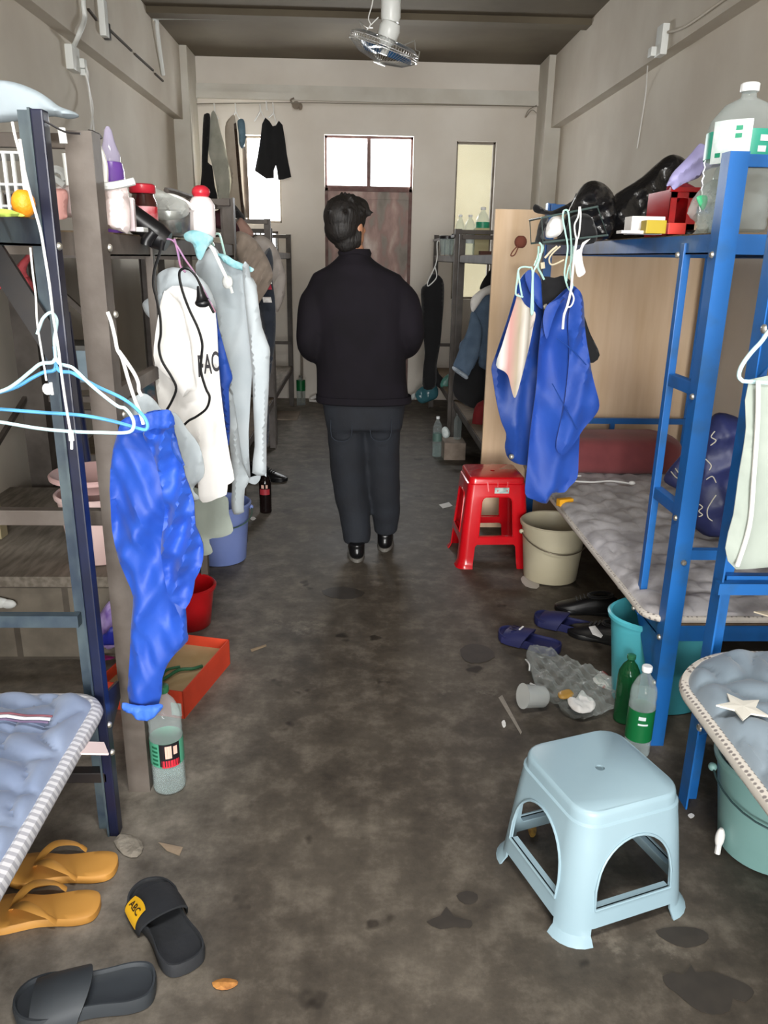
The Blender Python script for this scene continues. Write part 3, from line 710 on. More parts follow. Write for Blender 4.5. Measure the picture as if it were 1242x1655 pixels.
for v in jk.data.vertices:   # soft wrinkles
    q = v.co; v.co = q + V((0, -1, 0)) * (.006 * noise.fractal(V((q.x * 7, q.y * 7, q.z * 4)), 1, 2, 3))
cb_ = MB(); cb_.rings([ringat(549, 599, 417, YP, .135), ringat(546, 601, 409, YP, .13), ringat(549, 598, 402, YP + .005, .12), ringat(552, 595, 403, YP + .005, .105), ringat(553, 594, 412, YP, .1)], cap=False)
cb_.build('collar', M_jack, jk)
hm = MB(); hm.rings([ringat(511, 665, 638, YP, .268), ringat(511, 666, 648, YP, .268), ringat(514, 663, 650, YP, .25), ringat(514, 663, 640, YP, .25)], cap=False); hm.build('hem_band', M_jack, jk)
# body, one continuous surface
hc = P(562, 366, YP + .005); fa = radians(38); FR = Matrix.Rotation(-fa, 3, 'Z')
def hd(x, y, z): return hc + FR @ V((x, y, z))
b = MB()
b.ball(hd(0, -.005, .02), (.073, .092, .095), 24, 14, FR).ball(hd(0, .03, -.045), (.056, .06, .062), 20, 12, FR).ball(hd(0, .045, -.085), (.032, .035, .024), 14, 8, FR)
b.tube([hd(0, .08, .015), hd(0, .103, -.02), hd(0, .088, -.035)], .011, 8, 3).ball(hd(0, .083, -.058), (.022, .011, .006), 10, 6, FR).ball(hd(0, .084, -.068), (.019, .01, .006), 10, 6, FR)
b.ball(hd(.03, .07, -.015), (.02, .015, .014), 10, 6, FR).ball(hd(-.03, .07, -.015), (.02, .015, .014), 10, 6, FR)
for s in (-1, 1):
    b.ball(hd(s * .076, -.005, -.012), (.009, .02, .032), 12, 8, FR); b.ball(hd(s * .074, 0, -.035), (.008, .012, .014), 10, 6, FR)
nk = P(574, 425, YP)
b.tube([hd(0, -.01, -.05), nk + V((0, 0, .02)), nk + V((0, 0, -.06))], taper(.052, .054, .06), 16)
b.rings([ringat(535, 610, 436, YP, .14), ringat(518, 640, 452, YP, .19), ringat(522, 640, 520, YP, .21), ringat(530, 640, 590, YP, .18), ringat(532, 642, 650, YP, .2), ringat(535, 640, 680, YP, .2)])
LA = [P(525, 460, YP), P(506, 520, YP - .02), P(503, 554, YP - .01), P(530, 566, YP + .16), P(556, 556, YP + .27)]
RA = [P(640, 460, YP), P(660, 515, YP - .02), P(662, 545, YP - .01), P(642, 562, YP + .16), P(612, 553, YP + .27)]
for L_ in (LA, RA): b.tube(L_, taper(.05, .045, .04, .035, .026), 12)
for wr_, s in ((LA[-1], 1), (RA[-1], -1)):   # hands, fingers curled together before the chest
    b.ball(wr_ + V((s * .035, .02, .005)), (.042, .018, .036), 14, 8)
    for k in range(4):
        z0 = .026 - k * .018; L0 = (.03, .036, .033, .025)[k]
        b.tube([wr_ + V((s * .055, .025, z0)), wr_ + V((s * (.065 + L0 * .6), .035, z0)), wr_ + V((s * (.07 + L0), .02, z0 - .004)), wr_ + V((s * (.06 + L0), .004, z0 - .006))], taper(.009, .009, .0085, .007), 8, 2)
    b.tube([wr_ + V((s * .012, .01, .03)), wr_ + V((s * .035, -.002, .055)), wr_ + V((s * .06, -.004, .06))], taper(.011, .01, .008), 8, 2)
lf = Fl(575, 880); LL = [P(562, 655, YP), P(566, 760, YP + .02), P(574, 862, YP - .02)]; RL = [P(618, 655, YP), P(620, 755, YP + .04), P(622, 842, YP + .1)]
for L_ in (LL, RL): b.tube(L_, taper(.085, .055, .04), 14)
for e in (LL[-1], RL[-1]): b.ball(e + V((0, .06, -.03)), (.036, .1, .026), 12, 8)
voxel(b, 'body', M_skin, per, .0065, 3)
# hair
h = MB()
h.ball(hd(0, -.02, .04), (.088, .108, .092), 24, 14, FR).ball(hd(0, -.045, -.01), (.078, .075, .075), 20, 12, FR).ball(hd(0, .045, .085), (.075, .06, .045), 18, 10, FR)
h.ball(P(560, 390, YP - .045), (.052, .035, .05), 16, 10)
rr = random.Random(4)
for k in range(70):
    a = rr.uniform(-2.9, 2.9); e = rr.uniform(.05, 1.45); R0 = V((.086 * cos(e) * sin(a), -.105 * cos(e) * cos(a) - .01, .09 * sin(e) + .038))
    d = R0.normalized(); tip = R0 + d * rr.uniform(.008, .022) + V((rr.uniform(-.02, .02), rr.uniform(-.02, .02), rr.uniform(-.02, .006)))
    h.tube([hc + FR @ (R0 * .85), hc + FR @ (R0 * 1.0), hc + FR @ tip], taper(.016, .013, .003), 6, 2)
for k in range(14):
    t = k / 13; q0 = P(543 + 38 * t, 398 - 3 * abs(t - .5), YP - .075 + .04 * abs(t - .5)); h.tube([q0 + V((0, .01, .06)), q0 + V((0, 0, .02)), q0 + V((rr.uniform(-.004, .004), .014, -.012 + rr.uniform(-.006, .004)))], taper(.014, .011, .003), 6, 2)
voxel(h, 'hair', M_hair, per, .006, 2)
# trousers
t_ = MB()
t_.rings([ringat(520, 655, 640, YP, .22), ringat(524, 654, 665, YP, .23), ringat(528, 652, 690, YP, .23)])
t_.tube([P(560, 672, YP), P(563, 740, YP + .01), P(568, 800, YP + .02), P(576, 850, YP), P(577, 876, YP - .01)], taper(.098, .092, .084, .074, .07), 18)
t_.tube([P(617, 672, YP), P(618, 740, YP + .03), P(622, 800, YP + .05), P(624, 842, YP + .07), P(625, 858, YP + .08)], taper(.096, .088, .078, .066, .06), 18)
jn = voxel(t_, 'jeans', M_jean, per, .011, 4)
for v in jn.data.vertices:
    q = v.co; v.co = q + V((noise.noise(V((q.x * 9, q.y * 9, q.z * 11))), noise.noise(V((q.y * 9, q.z * 11, 3))), 0)) * .006
for cpx, sgn in ((548, -1), (612, 1)):
    pc = P(cpx + 4, 690, YP - .118); MB().tube([pc + V((-.05, .012, .03)), pc + V((-.045, .005, -.05)), pc + V((0, 0, -.07)), pc + V((.045, .003, -.05)), pc + V((.05, .01, .03))], .0025, 5, 3).build('pocket_seam', mat('seam', '#20262f', rough=.9), jn)
def shoe(c, ang, lift):
    R0 = Matrix.Rotation(ang, 3, 'Z'); s = MB()
    T = lambda x, y, z: c + R0 @ V((x, y, z + lift))
    s.ball(T(0, 0, .045), (.04, .05, .042), 16, 10, R0).ball(T(0, .1, .035), (.042, .09, .03), 16, 10, R0).ball(T(0, .05, .045), (.038, .08, .036), 16, 10, R0).tube([T(0, 0, .05), T(0, -.005, .095)], .04, 14, 0)
    sh = voxel(s, 'shoe', M_shoe, per, .007, 4)
    s2 = MB(); pts = []
    for k in range(20):
        a = 2 * pi * k / 20; pts.append((.044 * cos(a) * (1 + .1 * sin(a)), .07 + .118 * sin(a)))
    s2.prism(pts, 0, .018, 'z'); s2.xf(Matrix.Translation(c + V((0, 0, lift))) @ R0.to_4x4()); s2.build('sole', M_sole, sh, bevel=.003)
shoe(V((P(577, 890, YP).x, YP - .07, 0)), .05, 0)
shoe(V((P(622, 868, YP + .12).x, YP + .08, 0)), -.08, .0)
# ================================================================ GARMENT MATERIALS
M_cob = mat('cobalt_cloth', '#1a4aa8', '#143e96', rough=.62, scale=5, sheen=.1, bump=.06, bscale=60)
M_cobd = mat('deep_cobalt_cloth', '#174396', '#123884', rough=.55, scale=5, sheen=.1, bump=.06)
M_whitec = mat('white_cotton', '#f1efec', '#e4e2de', rough=.9, scale=4, sheen=.2)
M_greyc = mat('pale_grey_cotton', '#bcc4c8', '#a9b3b8', rough=.9, scale=4, sheen=.2, bump=.05)
M_sage = mat('sage_cotton', '#a3aba2', '#929b92', rough=.9, scale=5, sheen=.2, bump=.06)
M_blackc = mat('black_cotton', '#131316', '#0d0d10', rough=.9, scale=6, sheen=.2)
M_denim = mat('denim', '#5b6f85', '#4b5e74', rough=.9, scale=9, bump=.2, bscale=150)
M_mint = mat('mint_plastic', '#b5dcd2', rough=.3)
M_bhang = mat('blue_hanger_plastic', '#5fa9d9', rough=.3)
M_phang = mat('pale_hanger_plastic', '#c3e4e8', rough=.3)
# ================================================================ RIGHT: hanging clothes on the middle bunk
YJ = 2.98
o = thing('work_jacket', 'cobalt blue work jacket hanging behind the striped towel, left of the other', 'jacket', P(830, 440, YJ + .08), 'blue work jackets on the right bunk')
cloth('jacket_body', [(857, 437), (842, 452), (831, 482), (818, 525), (802, 572), (795, 592), (796, 608), (803, 650), (811, 682), (819, 702), (817, 724), (824, 743), (850, 752), (866, 740), (880, 640), (893, 540), (885, 500), (877, 486), (873, 450)], YJ + .09, M_cobd, o, t=.03, folds=((8, 46, .03, 0), (-25, 90, .02, 1)), wr=.008)
cloth('collar', [(857, 436), (849, 446), (856, 470), (868, 492), (878, 498), (877, 470), (872, 447)], YJ + .05, M_cob, o, t=.012, edge=8, step=5, folds=())
MB().ball(P(827, 738, YJ + .05), .011).build('snap_button', M_bolt, o)
o = thing('work_jacket', 'bright cobalt work jacket hanging open in front, its sleeve bulging to the right', 'jacket', P(900, 462, YJ), 'blue work jackets on the right bunk')
cloth('jacket_body', [(884, 494), (897, 484), (922, 463), (934, 466), (941, 482), (944, 520), (950, 580), (950, 640), (940, 690), (936, 735), (934, 772), (922, 788), (913, 797), (893, 797), (883, 813), (864, 808), (850, 799), (852, 760), (858, 700), (866, 640), (872, 560), (876, 520)], YJ - .03, M_cob, o, t=.035, folds=((10, 60, .04, .5), (-35, 90, .03, 1)), wr=.008, step=6)
cloth('sleeve', [(930, 468), (941, 478), (946, 520), (953, 580), (963, 625), (969, 655), (962, 672), (944, 694), (930, 716), (912, 735), (900, 725), (905, 690), (915, 640), (920, 580), (920, 510)], YJ - .075, M_cob, o, t=.035, edge=18, folds=((18, 44, .03, 2), (60, 80, .018, 0)), wr=.006, step=6, seed=3)
cloth('lapel', [(884, 494), (905, 482), (925, 463), (918, 478), (905, 492), (893, 520), (884, 548), (878, 520)], YJ - .07, M_cob, o, t=.01, edge=7, step=5, folds=())
MB().tube([P(880, 494, YJ - .05), P(884, 502, YJ - .06), P(882, 492, YJ - .05)], .006, 6).build('zip_pull', M_bolt, o)
for pts in ([(893, 620), (912, 655), (934, 694)], [(900, 547), (925, 565), (948, 590)]): MB().tube([P(a, b_, YJ - .11) for a, b_ in pts], .0022, 5).build('seam', M_cobd, o)
o = thing('black_shirt', 'black short sleeved shirt squeezed behind the blue work jackets on the right', 't-shirt', P(900, 446, YJ + .03))
cloth('shirt_body', [(876, 455), (884, 447), (897, 449), (912, 446), (926, 463), (930, 520), (925, 600), (885, 600), (880, 520)], YJ + .035, M_blackc, o, t=.02, step=8)
cloth('sleeve', [(930, 480), (943, 505), (955, 540), (970, 574), (953, 587), (944, 560), (932, 540)], YJ + .02, M_blackc, o, t=.014, edge=9, step=6)
M_str = ramp_mat('striped_towel_cloth', [(0, '#8f9392'), (.14, '#d9d5cf'), (.34, '#bf8f89'), (.58, '#a99c88'), (.72, '#cfc9c0'), (.84, '#8f887d'), (.93, '#cfc3bb')], 'X', 1, rough=.95, interp='LINEAR')
tag(cloth('striped_towel', [(838, 474), (833, 490), (822, 525), (812, 558), (802, 590), (815, 600), (822, 608), (826, 625), (831, 642), (836, 637), (846, 600), (856, 560), (862, 530), (866, 508), (861, 501), (848, 491)], YJ - .12, M_str, t=.01, edge=8, step=5, folds=((20, 22, .008, 0),), wr=.003), 'pink, white and grey striped small towel hanging over the blue work jacket', 'towel')
def hanger_px(label, pts, Y, m, r=.0032, extra=(), group=None):
    mb = MB().tube([P(a, b_, Y) for a, b_ in pts], r, 6)
    for e in extra: mb.tube([P(a, b_, Y) for a, b_ in e], r, 6)
    return tag(mb.build('clothes_hanger', m), label, 'hanger', group)
hanger_px('mint green hanger holding up the striped towel', [(872, 392), (876, 398), (874, 415), (868, 430), (862, 445), (862, 500), (859, 503), (861, 440), (855, 432), (840, 434), (836, 455), (834, 474), (838, 478), (846, 480)], YJ - .135, M_mint, extra=([(838, 436), (840, 455), (844, 478)],))
hanger_px('mint green hanger hooked over the rail above the bright work jacket', [(912, 340), (910, 352), (914, 375), (918, 400), (915, 425), (913, 445), (920, 468), (926, 462), (922, 440), (924, 400), (921, 360), (918, 341), (912, 340)], YJ - .10, M_mint, extra=([(928, 398), (926, 415), (918, 440), (916, 455)],))
hanger_px('pale green hanger hooked on the rail beside the striped towel', [(877, 395), (878, 402), (872, 418), (870, 432), (875, 442), (880, 452)], YJ + .0, M_mint, r=.004, extra=([(871, 398), (870, 414), (864, 430)],))
tag(MB().tube([P(*q, YJ - .16) for q in ((937, 334), (935, 350), (929, 365), (932, 385), (936, 380), (939, 350), (938, 334))], .003, 6).tube([P(*q, YJ - .16) for q in ((933, 385), (929, 412), (926, 440), (923, 470), (917, 495), (912, 510), (910, 532))], .0045, 6).tube([P(*q, YJ - .16) for q in ((923, 470), (928, 482), (924, 494), (917, 497))], .003, 6).build('white_string', M_wwire), 'long white cord looped over the rail and dangling over the blue jacket', 'cord')
tag(MB().tube([P(*q, YJ - .12) for q in ((901, 398), (892, 405), (881, 417))], .004, 6).tube([P(*q, YJ - .12) for q in ((906, 398), (893, 410), (888, 420), (893, 428), (912, 420))], .003, 6).tube([P(877, 424, YJ - .12), P(878, 434, YJ - .12)], .008, 6, 0).build('cream_string', mat('cream_cord', '#cfc4a8', rough=.6)), 'cream twisted cord with a plug end under the middle right rail', 'cord')
tag(cloth('white_strap', [(929, 408), (938, 402), (942, 392), (955, 386), (945, 396), (941, 410), (944, 430), (947, 440), (941, 446), (934, 447), (930, 430)], YJ - .13, M_whitec, t=.008, edge=4, step=3, folds=(), smooth=2), 'crumpled white strap hanging over the middle right rail', 'strap')
tag(MB().ball(P(842, 391, 3.9), (.03, .02, .03)).tube([P(*q, 3.88) for q in ((838, 397), (830, 405), (826, 413), (832, 412), (838, 400))], .003).build('red_knot', mat('rust_rag', '#7b4536', rough=.9)), 'rust red rag knotted on the far post of the middle right bunk', 'rag')
# ---- things on the middle right upper bunk
ZU = 1.53
M_bbag = mat('black_bin_liner', '#121214', '#1b1b1e', rough=.28, scale=4, bump=1.0, bscale=22, coat=.3)
o = cloth('black_bin_bag', [(985, 330), (1000, 312), (1040, 286), (1075, 255), (1092, 251), (1107, 262), (1112, 300), (1105, 335), (1085, 378), (1050, 388), (1000, 390), (975, 380), (972, 350)], 3.15, M_bbag, None, t=.16, edge=45, step=6, folds=((40, 34, .022, 0), (-30, 50, .02, 2)), wr=.035, wrs=.025); tag(o, 'large glossy black bin bag slumped on the middle right upper bunk', 'bag')
o = cloth('black_bin_bag', [(930, 320), (945, 298), (962, 292), (982, 302), (992, 318), (995, 350), (985, 385), (940, 390), (905, 388), (903, 366), (918, 345)], 3.05, M_bbag, None, t=.12, edge=30, step=5, folds=((60, 24, .015, 0),), wr=.03, wrs=.04, seed=5); tag(o, 'smaller black bag beside the wire basket on the right upper bunk', 'bag')
o = thing('wire_basket', 'grey wire basket stuffed with black and white cloth on the right upper bunk', 'basket', P(930, 392, 2.95))
p4 = [P(876, 352, 2.9), P(966, 334, 2.9), P(982, 380, 2.9), P(878, 392, 2.9)]; p5 = [q + V((0, .2, 0)) for q in p4]
MB().tube(p4, .004, 6, 0, closed=True).tube(p5, .004, 6, 0, closed=True).tube([p4[0], p5[0]], .004, 6, 0).tube([p4[1], p5[1]], .004, 6, 0).tube([p4[2], p5[2]], .004, 6, 0).build('wire_frame', mat('grey_wire', '#5d6f6c', rough=.4, metal=.4), o)
tag(cloth('white_cloth', [(887, 358), (895, 350), (908, 352), (912, 368), (902, 382), (884, 384), (883, 370)], 2.93, M_whitec, None, t=.03, edge=9, step=4, wr=.01), 'crumpled white cloth stuffed in the wire basket', 'cloth')
tag(cloth('black_cloth', [(874, 356), (886, 350), (884, 366), (878, 384), (900, 386), (914, 372), (922, 352), (940, 345), (955, 350), (965, 375), (960, 393), (920, 396), (870, 394), (868, 380)], 2.97, M_blackc, None, t=.04, edge=12, step=5, wr=.015), 'black cloth bundled in the wire basket', 'cloth')
tag(cloth('dark_rag', [(862, 338), (866, 330), (880, 338), (890, 341), (900, 338), (925, 325), (932, 312), (930, 335), (905, 347), (870, 345)], 3.6, M_blackc, None, t=.03, edge=8, step=4, wr=.01), 'black rag lying behind the wire basket on the far blue rail', 'cloth')
def boxpx(name, label, cat, x0, x1, y0, y1, Y, dep, m, grp=None, z=None, yaw=0, bevel=.003, parent=None):
    a, b_ = P(x0, y1, Y), P(x1, y0, Y); hh = abs(b_.z - a.z); c0 = (a + b_) / 2
    zb = a.z if z is None else z
    mb = MB().box((0, 0, hh / 2), (b_.x - a.x, dep, hh), Matrix.Rotation(yaw, 3, 'Z')) if not yaw else MB().box((0, 0, hh / 2), (b_.x - a.x, dep, hh), Matrix.Rotation(yaw, 3, 'Z'))
    mb.xf(Matrix.Translation((c0.x, Y + dep / 2, zb)))
    o = mb.build(name, m, parent, smooth=False, bevel=bevel)
    if label: tag(o, label, cat, grp)
    return o
boxpx('white_carton', 'small white carton on the edge of the right upper bunk', 'box', 1019, 1076, 356, 384, 2.52, .07, mat('white_card', '#f3f0ee', rough=.6), z=ZU)
boxpx('yellow_carton', 'small yellow carton in front of the white one on the right upper bunk', 'box', 1043, 1078, 364, 385, 2.44, .05, mat('yellow_card', '#b39a12', rough=.5), z=ZU)
boxpx('red_carton', 'flat red carton beside the yellow one on the right upper bunk', 'box', 1079, 1110, 364, 382, 2.47, .09, mat('red_card', '#d2382e', rough=.5), z=ZU)
boxpx('paper_leaflet', 'thin white leaflet with a red edge lying on the right upper bunk', 'leaflet', 1004, 1042, 382, 386, 2.46, .05, mat('white_card', '#f3f0ee'), z=ZU, bevel=0)
tag(MB().ball(P(1118, 378, 2.5), (.03, .02, .012)).build('black_disc', M_blackp), 'small black disc beside the red carton', 'disc')
o = thing('red_basket', 'bright red plastic basket with a handle slot on the right upper bunk', 'basket', (P(1110, 380, 2.62).x, 2.7, ZU))
M_redp = mat('red_plastic', '#c8141c', '#b51019', rough=.32, scale=3, coat=.2)
a, b_ = P(1080, 362, 2.6), P(1130, 312, 2.6)
mb = MB(); x0, x1 = a.x, b_.x; z0, z1 = ZU, b_.z + .01; yy = 2.6
mb.bb(x0, x0 + .02, yy, yy + .006, z0, z1).bb(x1 - .03, x1, yy, yy + .006, z0, z1).bb(x0, x1, yy, yy + .006, z0, z0 + .035).bb(x0, x1, yy, yy + .006, z1 - .025, z1).bb(x0, x0 + .005, yy, yy + .2, z0, z1).bb(x1 - .005, x1, yy, yy + .2, z0, z1).bb(x0, x1, yy + .2, yy + .206, z0, z1).bb(x0, x1, yy, yy + .2, z0, z0 + .005)
mb.build('basket_body', M_redp, o, smooth=False)
MB().bb(x0 - .006, x1 + .006, yy - .008, yy + .008, z1 - .008, z1 + .006).build('rim', M_redp, o, smooth=False, bevel=.002)
tag(cloth('red_cloth_scrap', [(1078, 322), (1080, 300), (1092, 290), (1110, 296), (1128, 306), (1126, 318), (1095, 326)], 2.75, mat('crimson_cloth', '#7c1420', '#a01a3c', rough=.8, scale=30), None, t=.05, edge=12, step=4, wr=.012), 'dark crimson cloth heaped in the red basket', 'cloth')
o = cloth('lavender_cloth', [(1078, 300), (1088, 280), (1105, 262), (1120, 246), (1132, 232), (1142, 234), (1155, 222), (1168, 215), (1185, 215), (1180, 250), (1165, 268), (1150, 272), (1138, 278), (1128, 288), (1105, 297), (1090, 307), (1085, 300)], 2.5, mat('lavender_cotton', '#b3aede', '#9d98cc', rough=.85, scale=8), None, t=.03, edge=12, step=5, folds=((55, 22, .01, 0),), wr=.006); tag(o, 'lavender cloth draped over the heap on the right upper bunk', 'cloth')
# bottles -----------------------------------------------------------
M_pet = clear('clear_bottle_plastic', '#dfe9ea', .10, .06)
M_water = clear('bottle_water', '#dfeceb', .06, .02, '#e6f2f0')
M_lgreen = mat('green_label', '#17805f', '#2aa37d', rough=.4, scale=30)
M_lwhite = mat('white_label', '#e6efee', '#cfdedd', rough=.4, scale=40)
M_cap = mat('white_cap', '#f0f2f2', rough=.35)
def bottle(name, label, c, r, h, cap=M_cap, lab=None, labz=(.35, .62), body=M_pet, water=0, tilt=None, group=None, ribs=True, extra=None, seg=24, neck=.30):
    o = thing(name, label, 'bottle', c, group)
    T = (Matrix.Translation(V(c)) @ (tilt.to_4x4() if tilt is not None else Matrix.Identity(4)))
    nr = max(.011, r * neck); pr = [(r * .8, 0), (r * .97, h * .02)]
    z = .06
    while z < .66: pr += [(r, z * h), (r * (.955 if ribs and not labz[0] - .02 < z < labz[1] + .02 else 1), (z + .03) * h)]; z += .06
    pr += [(r, .68 * h), (r * .93, .76 * h), (r * .62, .86 * h), (nr * 1.1, .91 * h), (nr, .93 * h), (nr, .985 * h)]
    MB().lathe((0, 0, 0), pr, seg).xf(T).build('bottle_body', body, o)
    MB().lathe((0, 0, 0), [(nr * 1.25, .95 * h), (nr * 1.3, .96 * h), (nr * 1.3, 1.0 * h), (nr * 1.1, 1.008 * h)], 18).xf(T).build('cap', cap, o)
    if lab:
        lo, hi = labz; lb = MB().lathe((0, 0, 0), [(r * 1.012, lo * h), (r * 1.012, hi * h)], seg, cap=False).lathe((0, 0, 0), [(r * 1.004, hi * h), (r * 1.004, lo * h)], seg, cap=False).xf(T).build('label', lab, o)
        if extra: extra(o, T, r, h)
    if water: MB().lathe((0, 0, 0), [(r * .76, .008), (r * .93, .02 * h), (r * .93, water * h)], seg).xf(T).build('water', M_water, o)
    return o
def patch(o, T, r, h, m, z0, z1, a0, a1, name='label_print'):
    n = 8; vs = []
    for k in range(n + 1):
        a = radians(a0 + (a1 - a0) * k / n)
        for z in (z0, z1): vs.append(V((r * 1.022 * sin(a), -r * 1.022 * cos(a), z * h)))
    MB().add(vs, [(2 * k, 2 * k + 2, 2 * k + 3, 2 * k + 1) for k in range(n)]).xf(T).build(name, m, o)
def ex1(o, T, r, h):
    patch(o, T, r, h, M_lwhite, .53, .56, -30, -8); patch(o, T, r, h, M_lwhite, .49, .515, -34, -10)
def exb(o, T, r, h):
    patch(o, T, r, h, M_lwhite, .46, .74, -75, -12, 'white_print'); patch(o, T, r, h, M_lwhite, .60, .64, 2, 16, 'label_print'); patch(o, T, r, h, M_lwhite, .53, .57, 0, 14, 'label_print')
    for z in (.62, .67): patch(o, T, r * 1.006, h, M_lgreen, z, z + .03, -36, -26)
    patch(o, T, r * 1.006, h, M_lgreen, .50, .53, -66, -56)
c = P(1214, 136, 2.27); hj = c.z - ZU; c.z = ZU
bottle('water_jug', 'big clear water bottle with white cap, white and green label behind the blue post', c, .092, hj, lab=mat('teal_label', '#2f9f86', rough=.4), labz=(.50, .68), extra=exb, seg=40, neck=.2)
c = P(1160, 392, 2.52); c.z = ZU
bottle('water_bottle', 'small clear bottle behind the crumpled clear bag on the right bunk', c, .038, .24, lab=None)
o = cloth('clear_plastic_bag', [(1112, 345), (1125, 318), (1140, 300), (1160, 290), (1172, 320), (1170, 370), (1158, 388), (1120, 384), (1130, 365)], 2.34, clear('crinkled_film', '#e8ecea', .25, .15), None, t=.05, edge=15, step=4, folds=((30, 10, .008, 0),), wr=.03, wrs=.08); tag(o, 'crumpled clear plastic bag in front of the bottles on the right bunk', 'bag')
tag(cloth('green_scrap', [(1127, 318), (1142, 316), (1144, 326), (1137, 340), (1130, 330)], 2.27, mat('green_scrap', '#2da86f', rough=.5), None, t=.01, edge=4, step=3, folds=()), 'bright green wrapper scrap in the clear plastic bag', 'wrapper')
# ---- lower bunk of the middle right bed
M_pil = mat('dusty_red_cotton', '#8f4a4c', '#7d3f43', rough=.95, scale=7, sheen=.2)
mb = MB(); cx_, cy_ = 1.30, 3.86
n_ = 40; rings = []
for i in range(15):
    t = -1 + 2 * i / 14; th_ = sqrt(max(0, 1 - abs(t) ** 3))
    ring = []
    for k in range(n_):
        a = 2 * pi * k / n_; cc, ss = cos(a), sin(a)
        ring.append(V((cx_ + .33 * math.copysign(abs(cc) ** .5, cc) * (th_ * .25 + .75), cy_ + .17 * math.copysign(abs(ss) ** .55, ss) * (th_ * .35 + .65), .53 + t * .09 + .012 * noise.noise(V((cc * 2, ss * 2, t))))))
    rings.append(ring)
mb.rings(rings); tag(mb.build('pillow', M_pil), 'dusty red pillow at the far end of the middle right lower bunk', 'pillow')
tag(MB().tube([(1.0, 3.55, .46), (1.1, 3.52, .462), (1.2, 3.55, .46), (1.28, 3.50, .462)], .004, 5).ball((1.285, 3.5, .465), (.016, .01, .01)).tube([(1.0, 3.62, .46), (1.08, 3.63, .462)], .004, 5).build('earphone_wire', M_wwire), 'white earphone wire lying on the grey mattress by the red pillow', 'earphones')
pf = Fl(900, 803, .42)
tag(MB().box((pf.x + .0, 3.27, .435), (.07, .03, .045), Matrix.Rotation(.3, 3, 'Z')).build('yellow_sponge', mat('yellow_sponge', '#f0ad1c', rough=.7), bevel=.006), 'small yellow block on the grey mattress edge under the blue jacket', 'sponge')
M_back = mat('navy_print_bag', '#20264f', '#2b3263', rough=.5, scale=8, bump=.15)
o = thing('backpack', 'navy blue bag with white doodle print leaning on the middle right bunk', 'bag', P(1150, 868, 2.75))
cloth('bag_body', [(1166, 668), (1148, 680), (1136, 700), (1128, 728), (1118, 760), (1112, 800), (1118, 845), (1145, 866), (1185, 858), (1210, 800), (1215, 720), (1200, 680)], 2.78, M_back, o, t=.13, edge=38, step=6, folds=((70, 50, .015, 0), (20, 40, .01, 1)), wr=.02)
cloth('bag_flap', [(1116, 725), (1098, 740), (1078, 765), (1076, 780), (1100, 792), (1125, 798), (1140, 760)], 2.66, M_back, o, t=.03, edge=12, step=5, wr=.01)
def doodle(pts, Y): return MB().tube([P(a, b_, Y) for a, b_ in pts], .002, 5)
for pts in ([(1156, 697), (1150, 706), (1158, 712), (1149, 720)], [(1141, 742), (1150, 752), (1147, 760)], [(1158, 800), (1150, 812), (1144, 824), (1145, 836), (1152, 842)], [(1131, 815), (1136, 820), (1130, 826), (1136, 832), (1130, 835)], [(1142, 775), (1152, 770), (1158, 780)]):
    doodle(pts, 2.63).build('doodle_print', mat('print_white', '#c9c4b4', rough=.7), o)
for pts in ([(1085, 762), (1094, 772), (1106, 776)], [(1092, 757), (1100, 768)]): doodle(pts, 2.62).build('doodle_print', mat('print_white', '#c9c4b4'), o)
# towel on a pale hanger near right
o = thing('sage_towel', 'grey green towel with a pale seam hanging at the right edge', 'towel', P(1240, 915, 1.66))
cloth('towel_body', [(1212, 614), (1290, 618), (1310, 700), (1305, 930), (1250, 916), (1190, 920), (1173, 886), (1186, 830), (1196, 760), (1206, 690)], 1.66, M_sage, o, t=.012, edge=12, step=9, folds=((0, 60, .012, 0),), smooth=2)
MB().tube([P(a, b_, 1.64) for a, b_ in ((1226, 615), (1225, 680), (1219, 770), (1212, 850), (1192, 915))], .005, 6).build('seam', M_whitec, o)
hanger_px('pale blue hanger carrying the grey green towel at the right edge', [(1330, 600), (1262, 530), (1228, 556), (1204, 584), (1195, 604), (1199, 614), (1215, 617), (1320, 622)], 1.66, M_phang, r=.0045)
# ---- hanging and stored things around the far right bunks
o = thing('denim_jacket', 'denim jacket with white hood hanging beyond the plywood panel', 'jacket', P(780, 460, 5.3))
cloth('jacket_body', [(800, 470), (785, 476), (770, 492), (763, 503), (755, 540), (742, 562), (760, 600), (775, 575), (775, 592), (800, 598), (815, 560), (815, 480)], 5.3, M_denim, o, t=.04, edge=14, step=5, folds=((0, 18, .012, 0),))
cloth('sleeve', [(764, 502), (757, 530), (745, 560), (738, 578), (733, 592), (745, 600), (756, 609), (765, 592), (775, 570), (780, 530)], 5.22, M_denim, o, t=.035, edge=10, step=4, wr=.008)
cloth('cuff', [(733, 592), (745, 599), (757, 608), (754, 613), (743, 606), (732, 597)], 5.2, mat('pale_denim', '#9aa5b0'), o, t=.02, edge=4, step=3, folds=(), wr=0)
cloth('hood', [(800, 460), (785, 464), (770, 474), (762, 483), (761, 497), (765, 504), (772, 496), (785, 478), (800, 474)], 5.2, M_whitec, o, t=.035, edge=8, step=4, wr=.006)
tag(cloth('dark_hood', [(802, 425), (790, 440), (780, 455), (776, 468), (790, 464), (805, 460)], 5.33, M_blackc, t=.03, edge=8, step=4), 'black hooded top behind the denim jacket', 'hoodie')
tag(cloth('dark_trousers', [(738, 600), (752, 608), (770, 580), (800, 590), (805, 640), (790, 662), (760, 658), (735, 640), (733, 615)], 5.42, M_blackc, t=.04, edge=10, step=5), 'dark trousers heaped under the denim jacket', 'trousers')
